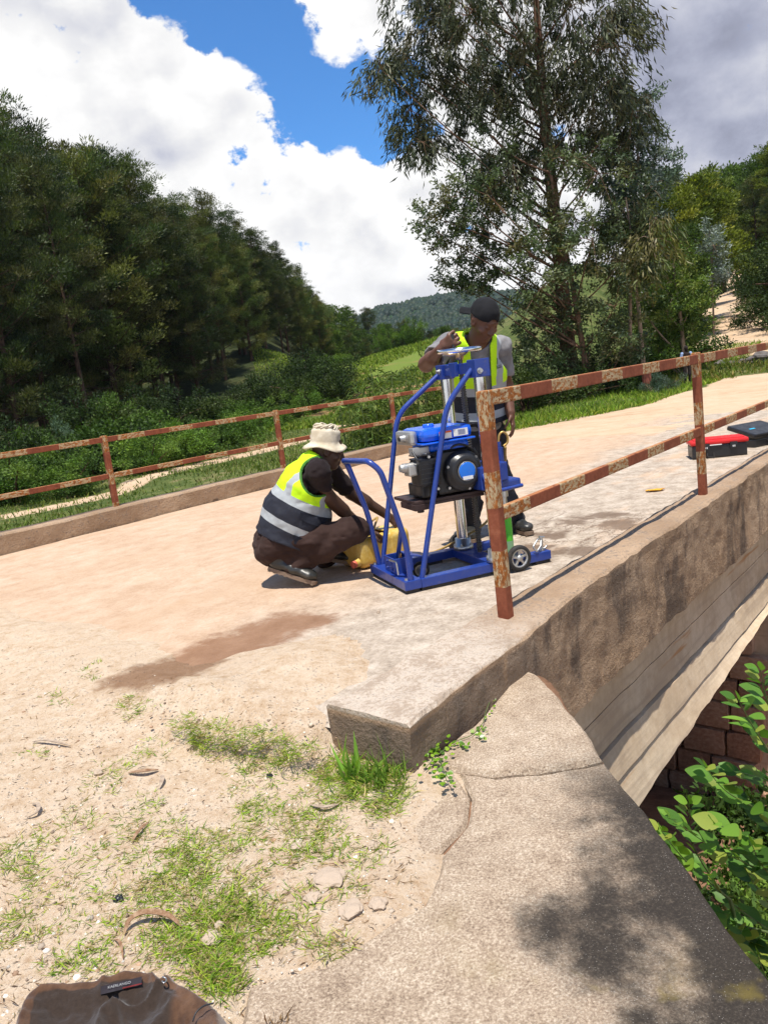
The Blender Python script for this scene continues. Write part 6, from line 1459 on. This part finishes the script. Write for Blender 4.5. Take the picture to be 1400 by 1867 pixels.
for (u, v, r, dn) in spots:
    for t in range(int(dn*r*r*.040)+2):                       # little tufts
        a, q = rnd.uniform(0, 6.28), r*math.sqrt(rnd.random())*1.15; uu, vv = u+q*math.cos(a), v+q*math.sin(a)*.75
        p = near_pt(uu, vv); m_ = rnd.randint(5, 11); an = rng.uniform(0, 6.28, m_); el = rng.uniform(.0, .6, m_)
        PP.append(np.array(p)+np.stack([rng.normal(size=m_)*.010, rng.normal(size=m_)*.010, np.full(m_, -.003)], 1)); AA.append(np.stack([np.cos(an)*np.cos(el), np.sin(an)*np.cos(el), np.sin(el)], 1))
        LL.append(rng.uniform(.018, .052, m_)*(1.15 if dn > 1 else 1)); WW.append(rng.uniform(.0018, .0038, m_)); TT.append(tints(m_, G_FRESH if rnd.random() < .66 else G_DRY, .2))
grass_mesh('grass', np.concatenate(PP), np.concatenate(AA), np.concatenate(LL), np.concatenate(WW), np.concatenate(TT), 'patchy short grass creeping over the pale soil in front of the bridge')
# dead straw and crumbs over the soil
n = 2600; P = []; 
for i in range(n): p = near_pt(rnd.uniform(-80, 760), rnd.uniform(1180, 1900)); P.append(p) if SL(p.x, p.y)[0] < -1.1 else None
P = np.array([tuple(q) for q in P]); n = len(P); an = rng.uniform(0, 6.28, n)
grass_mesh('dry_litter', P+np.array([0, 0, .002]), np.stack([np.cos(an), np.sin(an), rng.uniform(-.05, .2, n)], 1), rng.uniform(.008, .04, n), rng.uniform(.0015, .004, n), tints(n, [(.30, .19, .10), (.20, .11, .06), (.45, .34, .20), (.14, .08, .05)], .3), 'dry straw and crumbs of leaves strewn over the pale soil', 'litter')
# loose gravel
n = 5200; ico = bmesh.new(); bmesh.ops.create_icosphere(ico, subdivisions=1, radius=1); V0 = np.array([v.co[:] for v in ico.verts]); F0 = np.array([[v.index for v in f.verts] for f in ico.faces]); ico.free()
C = []
while len(C) < n:
    p = near_pt(rnd.uniform(-80, 780), 1170+730*rnd.random()**.8)
    if SL(p.x, p.y)[0] < -1.02: C.append(tuple(p))
C = np.array(C); sz = np.minimum(.0018*np.exp(rng.normal(size=n)*.62), .011)
V = V0[None]*rng.uniform(.6, 1.3, (n, 12, 3))*sz[:, None, None]*np.array([1, 1, .7])+C[:, None]
me = npmesh('gravel', V.reshape(-1, 3), (F0[None]+np.arange(n)[:, None, None]*12).reshape(-1, 3)); vcol(me, 'tint', np.repeat(tints(n, [(.50, .40, .30), (.60, .50, .40), (.38, .24, .15), (.28, .2, .14), (.66, .60, .52)], .2), 12, axis=0))
tag(link('gravel', me, mat('gravel_stone', lambda g: {'Base Color': g.attr('tint'), 'Roughness': .9})), 'loose gravel scattered over the pale soil', 'gravel', kind='stuff')
# larger stones and broken concrete on the soil, one by one
MSTN = mat('pale_stone', m_gloss((.44, .34, .25), .9, 0, .8, (.27, .18, .115), sc=40))
for i, (u, v, r, lab, fl) in enumerate([(680, 1790-245, .014, 'pale yellow chip of stone at the edge of the broken concrete', .8), (600, 1606, .045, 'flat grey slab of broken concrete in the grass', .35), (570, 1640, .022, 'small lump of broken concrete beside the flat grey slab', .5), (400, 1690, .012, 'white pebble above the large curled dry leaf', .8), (640, 1660, .030, 'brown flat stone below the flat grey slab', .4), (180, 1410, .016, 'tan stone among the grass left of the small curled leaf', .6), (690, 1117, .010, 'round pebble lying on the deck in front of the rig', .8), (540, 1545, .018, 'tan flat stone in the middle of the grass', .4), (385, 1712, .026, 'brown crumpled clod above the jacket', .35), (690, 1650, .022, 'grey stone against the edge of the broken concrete', .5)]):
    p = near_pt(u, v) if v > 1200 else on_z(u, v, .002); rock('stone', (p.x, p.y, p.z+r*fl*.4), r, i+21, MSTN, lab, 'stone', None, fl)
for i, (u, v, r, lab) in enumerate([(515, 1402, .011, 'black crumb of charcoal left of the weed, nearest the kerb'), (492, 1416, .011, 'black crumb of charcoal below the other near the weed'), (217, 1640, .014, 'black burnt seed lying on the pale soil at left')]):
    p = near_pt(u, v); rock('charcoal', (p.x, p.y, p.z+.004), r, i+41, M_BLK, lab, 'charcoal', None, .5)
# large dry leaves
MDRY = mat('dry_leaf_brown', m_cloth((.20, .105, .055), (.36, .24, .15), 60)); MDRY2 = mat('dry_leaf_grey', m_cloth((.30, .22, .16), (.45, .36, .27), 60))
def dry_leaf(pix, w, m, lab, curl=.5):
    pts = [near_pt(u, v)+Vector((0, 0, .006+.010*math.sin(PI*i/(len(pix)-1))*curl*2)) for i, (u, v) in enumerate(pix)]; path = smooth_path(pts, 5); n = len(path); mb = MB(); V = []
    for i, p in enumerate(path):
        t = (path[min(i+1, n-1)]-path[max(i-1, 0)]).normalized(); sd = Vector((-t.y, t.x, 0)).normalized(); ww = w*(math.sin(PI*min(.97, max(.03, i/(n-1))))**.7)
        V += [p+sd*ww+Vector((0, 0, ww*curl)), p, p-sd*ww+Vector((0, 0, ww*curl*.7))]
    mb.add(V, [(i*3+j, i*3+j+1, i*3+j+4, i*3+j+3) for i in range(n-1) for j in range(2)], True); mb.add([q-Vector((0, 0, .0015)) for q in V], [(i*3+j, i*3+j+1, i*3+j+4, i*3+j+3) for i in range(n-1) for j in range(2)], True)
    tag(mb.build('dry_leaf', m, None), lab, 'leaf')
dry_leaf([(228, 1708), (240, 1692), (270, 1682), (310, 1684), (332, 1694)], .009, MDRY, 'large curled red brown dry leaf above the jacket', 1.0)
dry_leaf([(60, 1355), (90, 1357), (130, 1362)], .006, MDRY2, 'straight greyish dry leaf at upper left of the soil'); dry_leaf([(235, 1412), (265, 1414), (290, 1406)], .010, MDRY, 'brown curled dry leaf in the upper middle of the soil'); dry_leaf([(60, 1468), (72, 1474), (70, 1488), (50, 1494)], .007, MDRY2, 'hooked pale dry leaf near the left edge'); dry_leaf([(242, 1538), (256, 1522), (274, 1500)], .006, MDRY, 'narrow dark dry leaf standing diagonally on the soil'); dry_leaf([(565, 1470), (590, 1480), (618, 1470)], .007, MDRY2, 'pale dry leaf lying below the weed by the kerb end'); dry_leaf([(292, 1440), (298, 1428), (296, 1416)], .008, MDRY2, 'small pale dry leaf right of the brown curled one'); dry_leaf([(210, 1716), (222, 1730), (226, 1752)], .004, MDRY, 'thin brown dry leaf hanging down left of the large curled leaf')
# weed tuft against the kerb end
def blades(name, label, cat, base, m_, hgt, wid, spread, cols, kind='plant'):
    o = empty(name, base, 0, label, cat); an = rng.uniform(0, 6.28, m_); el = rng.uniform(.55, 1.45, m_); P = np.stack([rng.normal(size=m_)*spread, rng.normal(size=m_)*spread, np.full(m_, -.01)], 1)
    A_ = np.stack([np.cos(an)*np.cos(el), np.sin(an)*np.cos(el), np.sin(el)], 1); V, F = cards(P, A_, rng.uniform(.4, 1, m_)*hgt, rng.uniform(.6, 1.2, m_)*wid, None, .14); link('blades', leafmesh('blades', [(V, F, tints(m_, cols, .2))], ML_GRASS), None, o)
blades('weed_tuft', 'taller tuft of green grass against the end of the kerb', 'plant', near_pt(690, 1428), 130, .15, .006, .045, [(.14, .26, .03), (.20, .33, .04), (.09, .17, .02)])
blades('weed_tuft', 'broad bladed weed standing left in the grass by the kerb end', 'plant', near_pt(645, 1418), 18, .17, .020, .012, [(.14, .28, .035), (.20, .34, .05)])
blades('weed_tuft', 'thin grass stalks in front of the left corner of the kerb end', 'plant', near_pt(605, 1380), 14, .10, .004, .03, [(.22, .30, .05), (.35, .33, .10)])
for (u, v, lab) in ((1045-865, 1208, 'lone small grass tuft at the edge of the deck sand'), (175, 1238, 'second small grass tuft just below the lone one')): blades('grass_tuft', lab, 'plant', near_pt(u, v), 18, .045, .004, .012, G_FRESH)
blades('dry_weed', 'dead brown weed at the bottom edge beside the jacket', 'plant', on_z(505, 1868, -.105), 22, .045, .005, .014, [(.16, .09, .05), (.26, .17, .10)])
# creeping vine with round leaves along the kerb foot
def leaf_me(name, seg, wf, fold, m, tint):
    V = []; F = []
    for i in range(seg+1):
        t = i/seg; w = wf(t); V += [(-w, t, fold*w), (0, t, 0), (w, t, fold*w)]
    for i in range(seg): F += [(i*3, i*3+1, i*3+4, i*3+3), (i*3+1, i*3+2, i*3+5, i*3+4)]
    me = npmesh(name, V, F); vcol(me, 'tint', np.tile(tint, (len(V), 1))); me.materials.append(m); me.polygons.foreach_set('use_smooth', [True]*len(F)); return me
ML_VINE = mat('glossy_leaf', m_leaf(.32, .3, .5))
vine_l = [leaf_me('leaf', 6, lambda t: .52*math.sin(PI*min(.97, t+.06))**.6, .15, ML_VINE, c) for c in ((.15, .30, .02), (.24, .38, .03), (.10, .20, .02))]
vb = on_z(800, 1405, -.11); vine = empty('creeping_vine', vb, 0, 'small vine with round yellow green leaves at the foot of the kerb', 'vine')
def put_leaf(parent, me, p, d, up, sc):
    o = bpy.data.objects.new('leaf', me); COL.objects.link(o); y = Vector(d).normalized(); z = Vector(up); z = (z-y*z.dot(y)).normalized(); x = y.cross(z)
    o.parent = parent; o.matrix_parent_inverse = Matrix.Translation(parent.location).inverted(); o.matrix_basis = Matrix(((x.x*sc, y.x*sc, z.x*sc, p[0]), (x.y*sc, y.y*sc, z.y*sc, p[1]), (x.z*sc, y.z*sc, z.z*sc, p[2]), (0, 0, 0, 1)))
def vine_leaf(u, v, z, sc): put_leaf(vine, rnd.choice(vine_l), on_z(u, v, z), (rnd.gauss(0, 1), rnd.gauss(-.4, 1), rnd.uniform(-.3, .4)), (rnd.gauss(-.2, .4), rnd.gauss(-.4, .4), 1), sc)
for (u, v, r, k) in ((800, 1362, 22, 16), (790, 1385, 20, 12), (822, 1350, 14, 6), (808, 1412, 16, 10), (845, 1358, 12, 5), (870, 1340, 12, 6), (822, 1425, 12, 4), (780, 1372, 12, 6)):
    for _ in range(int(k*1.7)): vine_leaf(u+rnd.gauss(0, r*.6), v+rnd.gauss(0, r*.5), -.10+rnd.uniform(.004, .022), rnd.uniform(.010, .019))
mb = MB()
for pix in ([(775, 1400), (800, 1375), (830, 1352), (860, 1340), (880, 1318)], [(800, 1380), (812, 1410), (826, 1430)], [(880, 1318), (890, 1285), (905, 1262)]): mb.tube(smooth_path([on_z(u, v, -.092) for u, v in pix], 4), .0016, 5)
put_w(mb.build('stem', MG_STEM, None), vine)
bl_ = [near_pt(0, 1500)]
for _ in range(26): u = rnd.uniform(872, 908); vine_leaf(u, 1335-(u-872)*2.0+rnd.gauss(0, 5), -.095, rnd.uniform(.006, .012))
# leafy shrub rising beside the wing wall
def ov(t): return .34*math.sin(PI*min(.985, t*.96+.02))**.75*(1.12-.35*t)*(1+.06*math.sin(t*60))
ML_SHRUB = mat('shrub_leaf', m_leaf(.5, .3, .3))
sh_l = [leaf_me('leaf', 9, ov, f, ML_SHRUB, c) for f, c in ((.22, (.085, .20, .022)), (.30, (.12, .26, .03)), (.16, (.06, .145, .02)), (.26, (.17, .32, .04)), (.35, (.05, .12, .018)), (.12, (.24, .30, .05)), (.28, (.10, .22, .03)))]
sb = on_d(1420, 1900, 2.35); shrub = empty('leafy_shrub', (sb.x, sb.y, -1.85), 0, 'bright green serrated leafed shrub growing below the wing wall', 'shrub'); stm = MB()
twigs = [[(1440, 1640), (1370, 1580), (1300, 1546), (1222, 1492)], [(1430, 1500), (1370, 1470), (1320, 1440), (1285, 1398)], [(1420, 1400), (1375, 1330), (1345, 1275)], [(1420, 1330), (1395, 1270), (1386, 1222)], [(1310, 1620), (1262, 1540), (1256, 1465)], [(1440, 1720), (1350, 1660), (1285, 1600)], [(1420, 1580), (1350, 1525), (1300, 1500)], [(1330, 1640), (1250, 1570), (1205, 1515)], [(1430, 1780), (1380, 1735), (1345, 1690)], [(1430, 1440), (1390, 1420), (1335, 1405)], [(1440, 1540), (1395, 1500), (1362, 1450)], [(1430, 1680), (1380, 1620), (1350, 1570)], [(1430, 1620), (1390, 1580), (1370, 1540)], [(1440, 1850), (1400, 1790), (1380, 1740)], [(1400, 1700), (1330, 1680), (1275, 1650)]]
for k, tw in enumerate(twigs):
    dd_ = 2.15+.10*(k % 6)+rnd.uniform(-.04, .04); pts = smooth_path([on_d(u, v, dd_+.10*(len(tw)-1-i)) for i, (u, v) in enumerate(tw)], 5); n = len(pts)
    root = Vector((pts[0].x+.10, pts[0].y+.05, -1.9)); stm.tube(smooth_path([root, (root+pts[0])/2+Vector((.05, .02, .1)), pts[0]], 4)+pts[1:], [.006]*9+[max(.0012, .0045*(1-i/n)) for i in range(1, n)], 6)
    for i in range(2, n):
        for sgn in (-1, 1):
            if rnd.random() < .12: continue
            t = (pts[min(i+1, n-1)]-pts[i-1]).normalized(); sd = t.cross(Vector((0, 0, 1))).normalized()*sgn; d_ = t*.55+sd*rnd.uniform(.5, 1)+Vector((0, 0, rnd.uniform(-.35, .35))); sc = rnd.uniform(.045, .085)*(1 if i < n-2 else .6)
            put_leaf(shrub, rnd.choice(sh_l), pts[i]+d_.normalized()*.008, d_, (rnd.gauss(0, .35), rnd.gauss(-.25, .35), 1), sc)
    put_leaf(shrub, sh_l[3], pts[-1], (pts[-1]-pts[-2])+Vector((0, 0, .01)), (0, -.3, 1), .04)
put_w(stm.build('stem', MG_STEM, None), shrub)
for (u, v, d_, k, w, h, lab) in ((1380, 1500, 4.2, 0, .9, 1.0, 'dark leafy bush on the bank under the bridge end'), (1330, 1560, 3.4, 1, .55, .7, 'low bush behind the bright shrub below the wing wall')):
    p = on_d(u, v, d_); bush(k, p.x+.25, p.y, w, h, lab)
# ---- verge and valley grass
def verge(name, pts, hl, wl, cols, label):
    P = np.array(pts, float); P[:, 2] += terr(P[:, 0], P[:, 1]); n = len(P); an = rng.uniform(0, 6.28, n); el = rng.uniform(.5, 1.4, n); grass_mesh(name, P, np.stack([np.cos(an)*np.cos(el), np.sin(an)*np.cos(el), np.sin(el)], 1), rng.uniform(*hl, n), rng.uniform(*wl, n), tints(n, cols, .25), label)
GV = [(.13, .23, .02), (.19, .30, .03), (.09, .16, .018), (.28, .33, .06)]; pts = []
while len(pts) < 24000:
    s = 8.8+rnd.random()**1.2*18; l = float(np.interp(s, [6, 9, 10.3, 12.4, 18, 28], [5.7, 5.1, 4.4, 3.95, 4.3, 5.2]))+.1+.35*mnoise.noise((s*.5, 0, 0))+rnd.random()**1.3*5.0; p = W(s, l); pts.append((p.x, p.y, -.02)) if math.hypot(p.x, p.y) < 34 else None
    if len(pts) % 500 == 0 and mnoise.noise((s, l, 0)) > .5: pts.pop() if pts else None
verge('verge_grass', pts, (.06, .20), (.012, .028), GV, 'green grass on the verge under the tall eucalyptus'); pts = []
while len(pts) < 42000:
    s = rnd.uniform(-6, 15); l = 5.85+rnd.random()*13.5; p = W(s, l)
    tr_ = math.exp(-((l-path_l(s))/.75)**2)
    if rnd.random() < tr_*.9: continue
    pts.append((p.x, p.y, -.02))
verge('valley_grass', pts, (.06, .17), (.014, .032), [(.13, .19, .025), (.19, .25, .04), (.09, .14, .02), (.28, .27, .09)], 'short grass beside the footpath behind the left kerb'); pts = []
while len(pts) < 26000:
    az, d = rnd.uniform(-8, 9), rnd.uniform(24, 60); x, y = pol(az, d)
    if mnoise.noise((x*.22, y*.22, 4)) < -.08: continue
    pts.append((x, y, -.03))
verge('field_crops', pts, (.10, .28), (.03, .08), [(.12, .19, .025), (.17, .25, .035), (.085, .14, .02), (.23, .27, .055)], 'low green crops and grass on the terraced field'); pts = []
while len(pts) < 9000:
    az, d = rnd.uniform(20.5, 28.5), rnd.uniform(23, 52); x, y = pol(az, d); i_, j_ = int((az+105)/210*(NA-1)), int(np.searchsorted(ds, d))
    if roadm[i_, min(j_, ND-1)] > .25: continue
    pts.append((x, y, -.02))
verge('bank_grass', pts, (.10, .32), (.02, .05), [(.11, .17, .025), (.17, .20, .04), (.08, .11, .02), (.24, .20, .07)], 'grass between the bridge road and the climbing road')
# ------------------------------------------------------------------ air
hm = bpy.data.materials.new('thin_haze'); hm.use_nodes = True; nt = hm.node_tree
for n_ in list(nt.nodes):
    if n_.type == 'BSDF_PRINCIPLED': nt.nodes.remove(n_)
pv = nt.nodes.new('ShaderNodeVolumePrincipled'); pv.inputs['Color'].default_value = (.72, .83, 1, 1); pv.inputs['Density'].default_value = .00010; pv.inputs['Anisotropy'].default_value = .1
nt.links.new(pv.outputs[0], nt.nodes['Material Output'].inputs['Volume'])
mb = MB(); mb.box((-1650, -900, -7), (1650, 1650, 125)); hz_o = mb.build('haze', hm, None); tag(hz_o, kind='stuff')
SC.cycles.volume_bounces = 0; SC.cycles.volume_step_rate = 5
